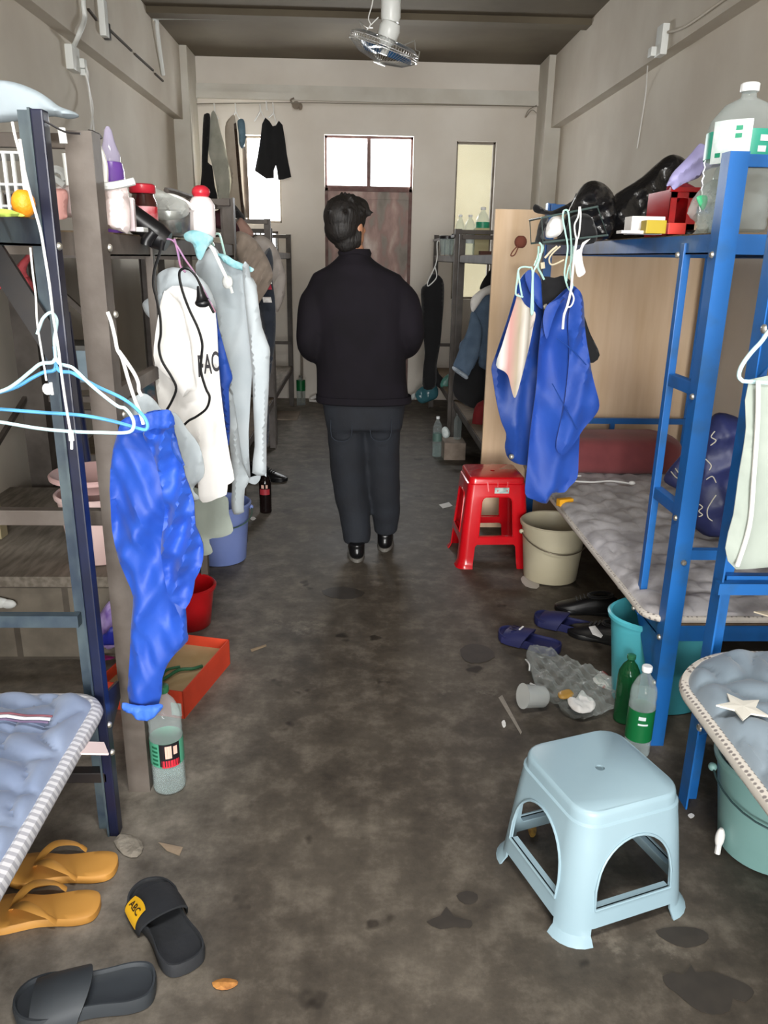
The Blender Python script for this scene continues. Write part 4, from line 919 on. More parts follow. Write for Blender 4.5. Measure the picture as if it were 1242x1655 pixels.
tag(cloth('maroon_cloth', [(772, 652), (800, 650), (800, 712), (766, 712), (764, 680)], 5.15, mat('maroon_cloth', '#8f1b22', '#5c1218', rough=.8, scale=3), t=.05, edge=12, step=5), 'maroon cloth hanging low beyond the red stool', 'cloth')
o = thing('black_trousers', 'long black trousers hanging from the far right bunk rail', 'trousers', P(700, 440, 6.9))
cloth('trouser_leg', [(681, 468), (690, 458), (700, 442), (716, 452), (718, 480), (715, 520), (712, 555), (706, 592), (704, 625), (685, 628), (684, 600), (687, 570), (683, 530), (682, 500)], 6.9, M_blackc, o, t=.05, edge=9, step=4, folds=((0, 14, .012, 0),))
cloth('trouser_hem', [(704, 585), (710, 604), (728, 622), (728, 632), (712, 628), (700, 615)], 6.95, M_blackc, o, t=.03, edge=6, step=4)
hanger_px('thin white wire hanger holding the black trousers', [(712, 390), (707, 392), (707, 415), (703, 432), (692, 455), (693, 462), (706, 448), (703, 430)], 6.85, M_wwire, r=.005)
c = Fl(706, 738); bottle('water_bottle', 'clear bottle standing on the floor left of the concrete block', (c.x, c.y, 0), .036, .31, lab=mat('faded_label', '#5d7a72', rough=.5), labz=(.4, .6), water=.3)
o = boxpx('small_carton', 'pale brown torn carton on the floor beside the far right bunk post', 'box', 718, 754, 708, 735, 5.75, .22, mat('pale_card', '#a99a8c', '#8e8074', rough=.9, scale=14), z=0)
c = P(738, 700, 5.95); bottle('water_bottle', 'clear bottle on the pale carton by the far right bunk post', (c.x, 5.88, .135), .03, .2, lab=None)
tag(cloth('crumpled_paper', [(715, 693), (722, 690), (728, 700), (724, 708), (716, 706)], 5.72, M_lwhite, t=.03, edge=4, step=3), 'crumpled grey paper on the pale carton', 'paper')
o = cloth('blue_plastic_bag', [(674, 645), (672, 635), (683, 625), (700, 620), (708, 628), (707, 642), (695, 648), (682, 652)], 7.85, clear('blue_film', '#5b9aa8', .55, .2, '#8fc6cc'), t=.08, edge=10, step=4, wr=.03, wrs=.08); tag(o, 'crumpled blue green plastic bag on the floor by the back wall', 'bag')
tag(cloth('teal_wrapper', [(716, 612), (728, 604), (728, 622), (722, 630), (712, 624)], 6.75, mat('teal_film', '#4a7f74', rough=.3), t=.04, edge=5, step=3), 'teal wrapper hanging by the foot of the black trousers', 'wrapper')
tag(cloth('pale_rag', [(652, 644), (662, 640), (670, 636), (672, 644), (660, 648), (653, 649)], 8.1, M_lwhite, t=.03, edge=4, step=3), 'pale rag on the floor at the foot of the back wall', 'rag')
# top of the far right bunk
YC = 6.35
def ct(px, Y=YC, z=1.475): q = P(px, 412, Y); return (q.x, Y, z)
bottle('water_bottle', 'slim clear bottle at the left of the row on the far right bunk', ct(742), .035, .29, lab=None)
bottle('water_bottle', 'clear bottle with a white label and black band on the far right bunk', ct(758), .04, .29, lab=M_lwhite, labz=(.3, .62), extra=lambda o, T, r, h: patch(o, T, r, h, M_blackp, .4, .47, -80, 80))
bottle('water_bottle', 'large clear bottle with green label standing behind the beige carton', ct(778, 6.6), .055, .36, lab=M_lgreen, labz=(.5, .7))
boxpx('beige_carton', 'beige carton on top of the far right bunk', 'box', 767, 792, 368, 412, 6.3, .12, mat('beige_card', '#cfc79c', rough=.8), z=1.475)
boxpx('brown_carton', 'small flat brown carton before the beige one', 'box', 776, 795, 408, 415, 6.22, .07, mat('brown_card', '#6e4a40', rough=.8), z=1.475)
o = thing('drinking_glass', 'clear plastic cup with a dark rim on the far right bunk', 'cup', ct(722, 6.5))
MB().lathe(ct(722, 6.5), [(.045, 0), (.06, .13), (.057, .13), (.042, .005)], 20).build('cup_body', M_pet, o)
MB().lathe(ct(722, 6.5), [(.062, .12), (.064, .14), (.05, .145)], 20).build('cup_rim', M_blackp, o)
bottle('small_jar', 'small dark lidded jar beside the slim clear bottle on the far bunk', ct(732, 6.6), .035, .16, cap=M_blackp, lab=None)
# ================================================================ LEFT: near bunk
YL = 1.62
hanger_l = []
def coat_hanger(label, Y, dx, dy, m, r):
    q = lambda pts: [P(a + dx, b_ + dy, Y) for a, b_ in pts]
    mb = MB().tube(q([(60, 540), (64, 528), (70, 514), (82, 505), (91, 515), (91, 530), (88, 548), (89, 566), (90, 580)]), r * .9, 7)
    mb.tube(q([(89, 580), (84, 586), (66, 588), (50, 600), (28, 618), (8, 630), (-30, 642), (-62, 655), (-70, 668), (-50, 676), (0, 682), (60, 692), (110, 697), (160, 699), (205, 699), (216, 690), (214, 675), (202, 660), (188, 655), (150, 625), (122, 598), (112, 592), (97, 588), (90, 578)]), r, 7)
    return tag(mb.build('clothes_hanger', m), label, 'hanger', 'blue hangers on the near left post')
coat_hanger('pale blue empty clothes hanger in front on the near left bunk post', YL - .02, 0, 0, M_phang, .0036)
q = lambda pts, Y: [P(a, b_, Y) for a, b_ in pts]
mb = MB().tube(q([(88, 560), (90, 582), (88, 598), (70, 602), (50, 612), (20, 628), (-40, 644), (-66, 652), (-60, 660), (-20, 660), (60, 666), (130, 671), (180, 680), (222, 692), (236, 694), (238, 684), (228, 668), (200, 645), (160, 626), (130, 610), (115, 602), (97, 600), (90, 590)], YL + .015), .0038, 7)
tag(mb.build('clothes_hanger', M_bhang), 'brighter blue empty clothes hanger behind the pale one on the near left post', 'hanger', 'blue hangers on the near left post')
tag(MB().tube(q([(20, 197), (25, 222), (38, 270), (48, 310), (58, 345), (66, 375), (72, 410), (80, 460), (86, 510), (94, 560), (99, 600), (106, 650), (114, 698)], 1.58), .0026, 6).tube(q([(114, 696), (116, 712)], 1.58), .0055, 8, 0).tube(q([(116, 712), (116, 726)], 1.58), .003, 6, 0).build('charging_cable', M_wwire), 'white charging cable hanging down the near left bunk post', 'cable')
tag(MB().tube(q([(32, 225), (38, 265), (44, 310), (46, 345)], 1.66), .003, 6).tube(q([(49, 400), (53, 440), (58, 480), (60, 520), (66, 560), (72, 595), (75, 615)], 1.6), .002, 6).ball(P(77, 629, 1.6), (.011, .006, .012)).tube(q([(82, 618), (85, 638)], 1.6), .003, 6, 0).build('earphone_cable', M_wwire), 'thin white earphone wire with a round bud behind the charging cable', 'earphones')
# upper bunk of near left bed
tag(cloth('pale_blue_sheet', [(-60, 128), (0, 130), (30, 135), (60, 147), (80, 160), (96, 172), (122, 182), (126, 189), (110, 192), (88, 188), (66, 190), (40, 194), (0, 198), (-60, 200)], 1.86, mat('pale_blue_foam', '#a3afb6', '#939fa7', rough=.8, scale=5), t=.04, edge=14, step=5, folds=()), 'pale blue padded sheet laid over the top of the near left bunk', 'sheet')
o = thing('clear_storage_rack', 'translucent white plastic rack on the near left upper bunk', 'rack', P(5, 345, 1.5))
M_trw = clear('frosted_plastic', '#eef2f4', .55, .25)
a, b_ = P(-60, 345, 1.9), P(40, 245, 1.9); a.z = b_.z - .16
for z in (a.z, a.z + .045, a.z + .09, b_.z - .005): MB().bb(a.x, b_.x, 1.9, 2.05, z, z + .006).build('shelf', M_trw, o, smooth=False, bevel=.002)
mb = MB()
for k in range(8): x = a.x + (b_.x - a.x) * (k + .5) / 8; mb.bb(x - .003, x + .003, 1.898, 1.906, a.z, b_.z)
mb.build('slats', M_white, o, smooth=False)
tag(MB().ball(P(38, 329, 1.62), (.022, .022, .026)).build('orange', mat('orange_peel', '#f29a1c', rough=.45, bump=.2, bscale=200)), 'orange fruit on the near left upper bunk', 'fruit')
tag(cloth('green_cloth', [(-20, 338), (10, 338), (26, 342), (40, 349), (20, 350), (-20, 350)], 1.53, mat('lime_cloth', '#9db04a', rough=.9), t=.01, edge=5, step=4), 'lime green cloth edge on the near left upper bunk', 'cloth')
tag(cloth('red_bag_strap', [(46, 402), (53, 415), (46, 425), (42, 440), (52, 455), (55, 480), (50, 494), (43, 478), (40, 450), (28, 432), (33, 422), (42, 412)], 2.2, mat('faded_red_cloth', '#b5474c', '#93373c', rough=.8), t=.02, edge=5, step=4), 'faded red cloth strap hanging behind the near left post', 'strap')
tag(MB().tube(q([(30, 430), (15, 445), (0, 465), (-20, 480)], 2.2), .004, 6).build('red_string', mat('faded_red_cloth', '#b5474c')), 'thin red string trailing to the left from the red strap', 'string')
tag(MB().tube(q([(99, 207), (103, 232)], 1.78), .008, 8, 0).build('white_tube_end', M_white), 'short white plastic tube upright beside the brown left post', 'tube')
tag(MB().tube(q([(105, 248), (108, 270), (112, 300)], 1.9), .007, 8, 0).build('white_rod', M_white), 'white rod standing above the pink and white bag', 'rod')
tag(MB().tube(q([(64, 192), (80, 200), (105, 213), (130, 216)], 1.72), .0022, 6).build('dark_string', M_black), 'dark string tied between the tops of the two near left posts', 'string')
# ================================================================ LEFT: second bunk, things on top
ZL = 1.502
tag(MB().tube(q([(143, 212), (152, 214), (160, 222), (152, 224), (145, 215), (158, 217), (164, 224)], 2.05), .004, 6).build('cable_coil', M_black), 'coil of dark cable on top of the brown left post', 'cable')
tag(MB().tube(q([(150, 222), (163, 245), (170, 270), (170, 300)], 2.08), .007, 7).tube(q([(152, 225), (158, 250), (167, 262)], 2.08), .005, 7).build('cable_loop', M_wwire), 'white cable loop hanging behind the brown left post', 'cable')
tag(MB().lathe(P(145, 345, 2.15), [(.001, 0), (.025, 0), (.025, .13), (.01, .17), (.01, .185)], 18).build('orange_top_bottle', mat('cream_bottle', '#f0dfb8', '#f2ac3c', rough=.4, scale=9)), 'cream and orange squeeze bottle behind the brown left post', 'bottle')
M_pinkbag = mat('pink_white_bag', '#fbf4f3', '#f4dedb', rough=.5, scale=6)
o = thing('shopping_bag', 'white and pink soft bag on the second left upper bunk', 'bag', P(110, 350, 2.05))
cloth('bag_body', [(84, 306), (100, 300), (116, 295), (135, 292), (165, 297), (183, 302), (205, 303), (210, 372), (190, 372), (165, 366), (155, 352), (88, 350), (86, 330)], 2.05, M_pinkbag, o, t=.05, edge=10, step=5, folds=((0, 26, .006, 0),))
cloth('pink_panel', [(86, 306), (105, 306), (110, 318), (108, 340), (108, 353), (90, 353), (87, 332), (84, 320)], 2.0, mat('salmon_pink', '#eeb0a8', rough=.6), o, t=.008, edge=5, step=4)
MB().tube(q([(105, 300), (95, 292), (84, 285), (83, 277), (92, 274), (102, 280), (106, 292)], 2.0), .009, 8).build('handle', M_white, o)
MB().tube(q([(150, 300), (175, 301), (200, 297), (217, 293)], 2.0), .009, 8, 3).build('strap', M_white, o)
boxpx('frosted_tissue_pack', 'frosted pink tissue pack in front of the white bag', 'pack', 186, 210, 320, 374, 2.12, .07, mat('frosted_pink', '#efe3e4', '#e2cdd4', rough=.35, scale=5), z=ZL, yaw=.2)
o = thing('squeeze_bottle', 'purple squeeze bottle with pointed clear cap on the second left bunk', 'bottle', P(188, 372, 2.35))
bp_ = P(188, 372, 2.35); bp_.z = ZL
MB().lathe(bp_, [(.03, 0), (.034, .01), (.034, .16), (.03, .18), (.02, .185)], 20).build('bottle_body', mat('purple_liquid', '#6a3fa0', '#7e55b5', rough=.25), o)
MB().lathe(bp_, [(.026, .18), (.027, .20), (.016, .23), (.01, .26), (.004, .27)], 18).build('cap', clear('lilac_clear', '#cfc6e6', .45), o)
jp = P(235, 372, 2.45); jp.z = ZL
o = thing('food_jar', 'dark sauce jar with a red lid on the second left bunk', 'jar', jp)
MB().lathe(jp, [(.035, 0), (.038, .01), (.038, .085), (.03, .105), (.03, .12)], 24).build('jar_body', mat('dark_sauce', '#2a1310', '#46150f', rough=.12), o)
MB().lathe(jp, [(.039, .02), (.039, .075)], 24, cap=False).build('label', mat('jar_label', '#e9a7ad', '#c81e2c', rough=.4, scale=9, contrast=(.45, .55)), o)
MB().lathe(jp, [(.034, .11), (.037, .113), (.037, .132), (.03, .136)], 24).build('lid', mat('red_lid', '#c62a3a', rough=.3), o)
pp = P(275, 376, 2.75); pp.z = ZL
o = thing('steel_pot', 'steel pot with dark mouth standing on the second left bunk', 'pot', pp)
MB().lathe(pp, [(.08, 0), (.092, .015), (.094, .075), (.1, .08), (.09, .078), (.088, .02), (.0, .015)], 30, cap=False).build('pot_body', mat('steel', '#b3b3b0', rough=.22, metal=.9), o)
MB().lathe(pp, [(.086, .02), (.089, .07), (.02, .072)], 24, cap=False).build('contents', M_blackp, o)
o = cloth('clear_plastic_bag', [(208, 322), (214, 310), (232, 304), (245, 301), (262, 308), (282, 318), (300, 326), (306, 342), (296, 352), (260, 356), (225, 340)], 2.66, clear('thin_film', '#e6e8e4', .28, .2), None, t=.06, edge=20, step=5, wr=.03, wrs=.06, folds=((20, 16, .01, 0),)); tag(o, 'crumpled clear plastic bag over the steel pot on the left bunk', 'bag')
o = thing('hair_dryer', 'black hair dryer lying on the edge of the second left bunk', 'hair dryer', P(250, 395, 2.3))
MB().tube(q([(206, 340), (215, 352), (235, 368), (255, 382), (272, 391)], 2.3), taper(.03, .034, .036, .036, .026), 16).build('dryer_body', M_blackp, o)
MB().tube(q([(248, 374), (238, 388), (236, 396)], 2.26), .016, 12).build('dryer_handle', M_blackp, o)
tag(MB().tube(q([(262, 388), (258, 410), (250, 435), (248, 460), (253, 482), (259, 512), (260, 540), (257, 560), (262, 583), (278, 610), (285, 628), (278, 648), (270, 662)], 2.2), .0038, 6).build('dryer_cord', M_blackp), 'black cord dangling from the hair dryer over the white shirt', 'cord')
tag(MB().tube(q([(346, 506), (330, 475), (318, 448), (304, 434), (293, 436), (290, 446), (295, 470), (306, 500), (320, 530), (327, 555), (326, 575), (325, 600), (333, 628), (339, 642), (334, 660), (318, 673), (305, 680), (295, 690)], 2.22), .0038, 6).build('looped_cord', M_blackp), 'second black cord looped at the white shirt collar, right of the dryer cord', 'cord')
MBt = MB().tube(q([(322, 462), (325, 478), (327, 486)], 2.2), taper(.006, .012, .02), 8).ball(P(327, 490, 2.2), (.02, .014, .012)); tag(MBt.build('black_plug', M_blackp), 'black plug hanging at the collar of the white shirt', 'plug')
wp = P(329, 392, 2.75); wp.z = ZL
o = thing('white_bottle', 'white bottle with a round red cap at the far end of the second left bunk', 'bottle', wp)
MB().lathe(wp, [(.04, 0), (.042, .02), (.042, .10), (.03, .12), (.02, .125)], 22).build('bottle_body', mat('pale_rose', '#f3e9ea', rough=.4), o)
MB().ball(wp + V((0, 0, .138)), (.03, .03, .022)).build('cap', mat('red_lid', '#c62a3a'), o)
tag(MB().tube(q([(225, 317), (270, 316), (292, 322), (312, 336), (322, 352), (324, 372)], 2.72), .008, 7).build('white_tube', M_wwire), 'thick white curved cable arching over the second left bunk rail', 'cable')
tag(boxpx('pale_soap_box', None, None, 208, 232, 370, 377, 2.16, .05, M_white, z=ZL), 'small white box beside the tissue pack on the left bunk edge', 'box')
M_teal = mat('teal_cloth', '#5fb0bd', '#bfe0e2', rough=.8, scale=14)
tag(cloth('teal_rag', [(298, 378), (312, 372), (330, 376), (345, 384), (340, 395), (334, 402), (325, 420), (318, 415), (312, 395), (300, 388)], 2.62, M_teal, t=.02, edge=7, step=4), 'teal and white rag tucked over the left rail', 'rag')
tag(cloth('teal_lace_scarf', [(366, 412), (378, 420), (390, 425), (410, 434), (405, 440), (388, 436), (372, 430), (358, 420), (352, 410)], 2.74, M_teal, t=.012, edge=5, step=4), 'teal lacy scarf lying across the collar of the grey long shirt', 'scarf')
M_lil = mat('lilac_strap', '#b8a2d6', '#d98fae', rough=.6, scale=18)
tag(MB().tube(q([(264, 386), (278, 388), (288, 400), (300, 420), (314, 440), (330, 470), (348, 505)], 2.28), .006, 6, flat=.4).tube(q([(282, 386), (288, 410), (292, 430), (300, 440)], 2.28), .009, 6, flat=.3).build('lilac_straps', M_lil), 'lilac and pink straps looped over the rail above the white shirt', 'strap')
hanger_px('mint hanger hooked on the rail behind the grey long shirt', [(346, 398), (342, 388), (346, 380), (354, 378), (358, 388), (362, 404), (366, 422)], 2.85, M_mint, r=.004)
hanger_px('white hanger and cord at the neck of the grey long shirt', [(336, 395), (344, 402), (355, 425), (362, 440), (368, 452)], 2.64, M_wwire, r=.006)
# ================================================================ LEFT: hanging clothes
YS = 2.34
o = thing('blue_trousers', 'cobalt blue trousers hanging from a wire on the second left bunk', 'trousers', P(240, 1160, 1.82))
M_cobp = mat('bright_cobalt_cloth', '#1d50b8', '#1744a6', rough=.55, scale=6, sheen=.1, bump=.05)
cloth('trouser_leg', [(192, 690), (213, 688), (240, 690), (262, 700), (275, 760), (268, 820), (272, 880), (290, 940), (300, 985), (303, 1020), (304, 1035), (285, 1055), (272, 1072), (262, 1098), (256, 1140), (210, 1139), (208, 1080), (213, 1000), (215, 965), (205, 940), (190, 900), (180, 860), (177, 820), (178, 760)], 1.835, M_cobp, o, t=.03, edge=22, step=6, smooth=2, folds=((0, 80, .035, .6), (38, 90, .03, 2), (-30, 30, .007, 1)), wr=.008)
cloth('trouser_leg', [(235, 668), (262, 664), (277, 668), (281, 700), (292, 735), (303, 780), (314, 815), (317, 850), (327, 880), (328, 905), (322, 925), (315, 938), (311, 962), (300, 984), (287, 978), (272, 960), (262, 920), (262, 860), (265, 820), (258, 770), (244, 730), (232, 700)], 1.80, M_cobp, o, t=.03, edge=20, step=6, smooth=2, folds=((18, 40, .03, 0), (-55, 70, .022, 1), (70, 26, .006, 1)), wr=.008, seed=2)
cloth('waistband', [(196, 680), (213, 672), (240, 668), (262, 663), (276, 664), (283, 686), (270, 694), (250, 692), (236, 698), (215, 700), (195, 700)], 1.785, M_cobp, o, t=.012, edge=7, step=5, folds=((0, 12, .004, 0),), smooth=2)
cloth('turned_cuff', [(198, 1136), (214, 1139), (235, 1141), (258, 1138), (264, 1142), (256, 1152), (246, 1162), (232, 1165), (220, 1161), (212, 1153), (199, 1148)], 1.80, mat('light_cobalt', '#3f74e0', rough=.6), o, t=.018, edge=7, step=4, folds=((0, 14, .005, 0),), smooth=2)
cloth('hip_flap', [(280, 700), (290, 730), (299, 752), (292, 748), (284, 738), (277, 720)], 1.79, M_cobd, o, t=.006, edge=4, step=4, folds=())
hanger_px('bent white wire hooked on the brown post holding the blue trousers', [(174, 504), (180, 520), (186, 545), (190, 565), (198, 580), (208, 615), (218, 645), (226, 665), (232, 686)], 1.78, M_wwire, r=.0042, extra=([(192, 567), (205, 585), (218, 605), (224, 620), (225, 632), (230, 640)],))
o = thing('grey_towel', 'pale grey cloth hanging just behind the blue trousers', 'towel', P(290, 808, 2.08))
cloth('towel_body', [(187, 668), (200, 650), (215, 642), (232, 636), (248, 645), (262, 662), (284, 668), (300, 690), (322, 720), (330, 752), (328, 772), (312, 790), (322, 806), (300, 812), (270, 790), (230, 740), (195, 706)], 2.08, M_greyc, o, t=.015, edge=12, step=6, folds=((10, 30, .01, 0),))
o = thing('sage_shirt', 'sage grey cloth hem showing below the white shirt', 'cloth', P(340, 890, 2.5))
cloth('cloth_body', [(300, 790), (350, 800), (368, 805), (370, 830), (377, 858), (360, 868), (338, 872), (344, 892), (330, 898), (318, 890), (300, 860)], 2.5, M_sage, o, t=.015, edge=10, step=6, folds=((0, 40, .01, 0),))
o = thing('white_tshirt', 'white short sleeved t-shirt with black letters hanging on the left rail', 't-shirt', P(310, 460, YS), None)
cloth('shirt_body', [(268, 470), (290, 462), (315, 468), (335, 480), (348, 505), (352, 560), (356, 620), (364, 690), (372, 740), (379, 775), (368, 784), (366, 800), (350, 806), (335, 812), (322, 806), (318, 760), (295, 700), (265, 690), (256, 650), (250, 590), (255, 520)], YS, M_whitec, o, t=.018, edge=14, step=6, smooth=2, folds=((4, 34, .014, 1), (-3, 60, .012, 2)), wr=.006)
cloth('sleeve', [(266, 470), (278, 478), (290, 490), (300, 520), (308, 560), (312, 600), (317, 628), (306, 632), (296, 642), (280, 618), (262, 600), (250, 585), (249, 560), (256, 510)], YS - .05, M_whitec, o, t=.02, edge=14, step=6, smooth=2, folds=((10, 24, .008, 0),))
M_ink = mat('black_print', '#2b292d', rough=.8)
for ch, cx_, cy_, sz, rt in (('F', 324, 594, .058, .05), ('A', 336, 590, .052, .03), ('C', 348, 586, .052, 0)):
    text('letter', ch, sz, facing(P(cx_, cy_, YS - .034), V((1, 0, 0)), V((0, 0, 1))) @ Matrix.Scale(.62, 4, V((1, 0, 0))) @ Matrix.Scale(1.5, 4, V((0, 1, 0))), M_ink, o, ext=.001, bold=.001)
tag(cloth('grey_hooded_top', [(231, 490), (240, 482), (250, 478), (252, 450), (262, 438), (278, 432), (292, 434), (310, 440), (335, 460), (350, 500), (330, 500), (300, 490), (280, 474), (262, 480), (255, 520), (245, 516), (234, 504)], YS + .08, M_greyc, t=.03, edge=14, step=5, folds=((30, 26, .01, 0),), wr=.01), 'pale grey hooded top bunched behind the white t-shirt collar', 'hoodie')
tag(cloth('blue_sleeve', [(348, 505), (354, 530), (362, 560), (372, 595), (376, 612), (370, 630), (372, 680), (370, 720), (366, 700), (358, 640), (350, 580)], YS + .15, M_cob, t=.02, edge=7, step=5), 'strip of cobalt blue jacket between the white and grey shirts', 'jacket')
o = thing('grey_long_shirt', 'long pale grey long sleeved shirt hanging facing the aisle on the left', 'shirt', P(380, 410, 2.78))
cloth('shirt_body', [(316, 428), (330, 410), (346, 398), (358, 415), (378, 424), (395, 430), (402, 445), (415, 462), (412, 520), (408, 600), (402, 700), (405, 770), (404, 776), (385, 776), (378, 740), (372, 660), (368, 600), (358, 560), (342, 500), (322, 460)], 2.78, M_greyc, o, t=.03, edge=18, step=6, smooth=2, folds=((6, 34, .018, 0), (-8, 60, .012, 2)), wr=.008)
cloth('sleeve', [(392, 430), (402, 428), (405, 448), (414, 462), (418, 490), (424, 530), (436, 562), (436, 580), (434, 640), (431, 700), (431, 764), (428, 768), (408, 764), (412, 720), (410, 660), (408, 600), (400, 520)], 2.70, M_greyc, o, t=.04, edge=12, step=5, smooth=2, folds=((4, 30, .010, 0),), wr=.005, seed=4)
cloth('sleeve', [(366, 640), (376, 640), (384, 690), (392, 750), (404, 775), (396, 790), (394, 822), (394, 828), (378, 831), (374, 810), (376, 770), (372, 720)], 2.72, M_greyc, o, t=.03, edge=10, step=5, smooth=2, folds=((0, 16, .008, 0),), seed=8)
cloth('shirt_tail', [(404, 772), (420, 768), (420, 776), (412, 783), (400, 778)], 2.75, M_greyc, o, t=.01, edge=4, step=4, folds=())
MB().ball(P(368, 456, 2.70), (.018, .012, .022)).tube(q([(365, 455), (372, 462), (376, 474)], 2.7), .005, 6).build('neck_button', M_white, o)
# ---- heap of coats on the third bunk
M_nvy = mat('navy_fleece', '#2a303c', '#3a404a', rough=.95, scale=9, sheen=.3)
M_taupe = mat('taupe_cotton', '#a8998c', '#8d8074', rough=.95, scale=8, sheen=.2)
M_stone = mat('stone_nylon', '#b1a9a2', '#9b938d', rough=.7, scale=8)
M_wine = mat('wine_cotton', '#4f2a31', '#3c1f27', rough=.95, scale=8)
tag(cloth('stone_jacket', [(400, 395), (418, 380), (434, 386), (445, 398), (455, 420), (462, 445), (461, 470), (456, 490), (448, 505), (440, 495), (430, 470), (418, 440), (405, 420)], 4.7, M_stone, t=.06, edge=14, step=4, folds=((20, 18, .015, 0),), wr=.012), 'stone grey nylon jacket hanging last in the left row of coats', 'jacket')
tag(cloth('taupe_coat', [(376, 388), (384, 374), (400, 378), (415, 390), (425, 405), (436, 425), (441, 445), (436, 462), (425, 480), (410, 500), (398, 470), (388, 430)], 4.25, M_taupe, t=.06, edge=14, step=4, folds=((25, 14, .018, 0),), wr=.012), 'taupe coat bunched over the third left bunk rail', 'coat')
o = thing('striped_jacket', 'navy jacket with white and red bands on the sleeve in the left row', 'jacket', P(430, 440, 4.4))
cloth('jacket_body', [(412, 440), (422, 418), (436, 400), (442, 425), (440, 450), (444, 480), (446, 520), (444, 560), (438, 600), (434, 640), (436, 690), (432, 720), (426, 700), (424, 640), (436, 580), (426, 540), (418, 490)], 4.4, M_nvy, o, t=.05, edge=9, step=5, folds=((0, 16, .012, 0),), wr=.01)
for nm, y0_, y1_, m_ in (('white_band', 450, 459, M_whitec), ('red_band', 459, 468, mat('crimson_band', '#a82c40')), ('white_band', 480, 489, M_whitec)):
    cloth(nm, [(424, y0_), (438, y0_), (440, y1_), (426, y1_)], 4.27, m_, o, t=.02, edge=4, step=4, folds=(), smooth=0, wr=0)
tag(cloth('wine_cloth', [(340, 345), (352, 340), (364, 332), (372, 348), (382, 360), (388, 375), (384, 392), (372, 384), (360, 372), (346, 366)], 4.3, M_wine, t=.06, edge=9, step=4, wr=.012), 'wine red cloth heaped on the third left upper bunk', 'cloth')
tag(cloth('black_rag', [(352, 328), (362, 322), (374, 325), (386, 338), (396, 352), (392, 358), (378, 350), (366, 340), (354, 336)], 4.55, M_blackc, t=.05, edge=7, step=4, wr=.008), 'black rag on top of the coats heap on the third left bunk', 'rag')
tag(cloth('rose_cloth', [(388, 352), (398, 360), (406, 370), (410, 380), (400, 388), (388, 384), (378, 372)], 4.5, mat('dusty_rose', '#b08d80', '#94756b', rough=.9), t=.05, edge=8, step=4), 'dusty rose garment folded in the coats heap on the left', 'cloth')
# things inside lower left bunk
tag(cloth('teal_bundle', [(226, 640), (232, 615), (246, 602), (262, 606), (272, 630), (262, 650), (240, 655)], 3.3, mat('teal_pink_cloth', '#2f4f5c', '#8f6a62', rough=.9, scale=16), t=.08, edge=14, step=5, wr=.02), 'dark teal and pink bundle on the left beyond the blue trousers', 'bundle')
o = thing('storage_box', 'translucent blue grey storage box on the far end of the second left bunk rail', 'box', P(145, 740, 3.5))
a, b_ = P(106, 740, 3.9), P(160, 690, 3.9)
MB().bb(a.x, b_.x, 3.86, 4.12, .845, .845 + b_.z - a.z).build('box_body', mat('blue_grey_plastic', '#7f97a6', '#9db1bd', rough=.3, scale=8), o, bevel=.02)
MB().bb(a.x - .01, b_.x + .01, 3.85, 4.13, .84 + b_.z - a.z, .865 + b_.z - a.z).build('lid', mat('grey_lid', '#6b6a66'), o, bevel=.008)
# ================================================================ BACK WALL: clothes on the wire
o = thing('black_shorts', 'black shorts hanging from the wire in front of the left window', 'shorts', P(440, 190, 8.18))
cloth('shorts_body', [(424, 200), (429, 190), (436, 196), (441, 204), (446, 203), (451, 195), (457, 202), (461, 225), (464, 250), (471, 286), (458, 290), (450, 291), (448, 275), (446, 267), (443, 275), (443, 288), (431, 289), (412, 276), (417, 250), (421, 225)], 8.18, M_blackc, o, t=.03, edge=8, step=4, smooth=1, folds=((0, 14, .01, 0),))
hanger_px('pale hanger carrying the black shorts on the wire', [(420, 168), (421, 178), (416, 188), (411, 196)], 8.2, M_wwire, r=.006, extra=([(421, 178), (428, 192)], [(430, 163), (432, 178)], [(441, 166), (442, 182), (434, 190)], [(442, 182), (447, 200)]))
tag(cloth('black_jacket', [(329, 190), (332, 184), (337, 183), (340, 190), (338, 230), (336, 262), (343, 268), (347, 300), (352, 328), (325, 326), (326, 280), (327, 230)], 8.1, M_blackc, t=.04, edge=6, step=4, smooth=2), 'narrow black garment hanging leftmost on the back wall wire', 'jacket')
tag(cloth('grey_white_towel', [(342, 182), (350, 186), (356, 210), (366, 245), (374, 290), (372, 330), (356, 330), (348, 290), (342, 262), (337, 240)], 8.12, mat('pale_sage', '#b5b5aa', '#9a9c90', rough=.95, scale=6), t=.03, edge=6, step=4, folds=((5, 14, .012, 0),)), 'pale sage towel hanging beside the black garment on the wire', 'towel')
tag(cloth('cream_shirt', [(364, 205), (372, 190), (380, 188), (384, 230), (388, 280), (394, 330), (400, 350), (382, 348), (370, 330), (374, 290), (366, 245)], 8.1, mat('cream_cloth', '#bdb3a4', '#aa9f90', rough=.95, scale=5), t=.03, edge=6, step=4, folds=((4, 12, .01, 0),)), 'cream shirt with a dark edge hanging on the wire by the window', 'shirt')
tag(cloth('brown_strip', [(378, 200), (382, 198), (386, 240), (391, 300), (396, 352), (391, 350), (386, 300), (382, 250)], 8.04, mat('umber_cloth', '#3a2a1e'), t=.02, edge=3, step=3, folds=(), smooth=1), 'dark brown long strap hanging beside the cream shirt', 'strap')
tag(cloth('blue_grey_cloth', [(384, 196), (392, 192), (396, 200), (397, 225), (392, 240), (387, 232), (386, 215)], 8.06, mat('steel_blue_cloth', '#6f8ea0', '#5a7686', rough=.9, scale=10), t=.03, edge=4, step=3), 'small steel blue cloth hung beside the left window', 'cloth')
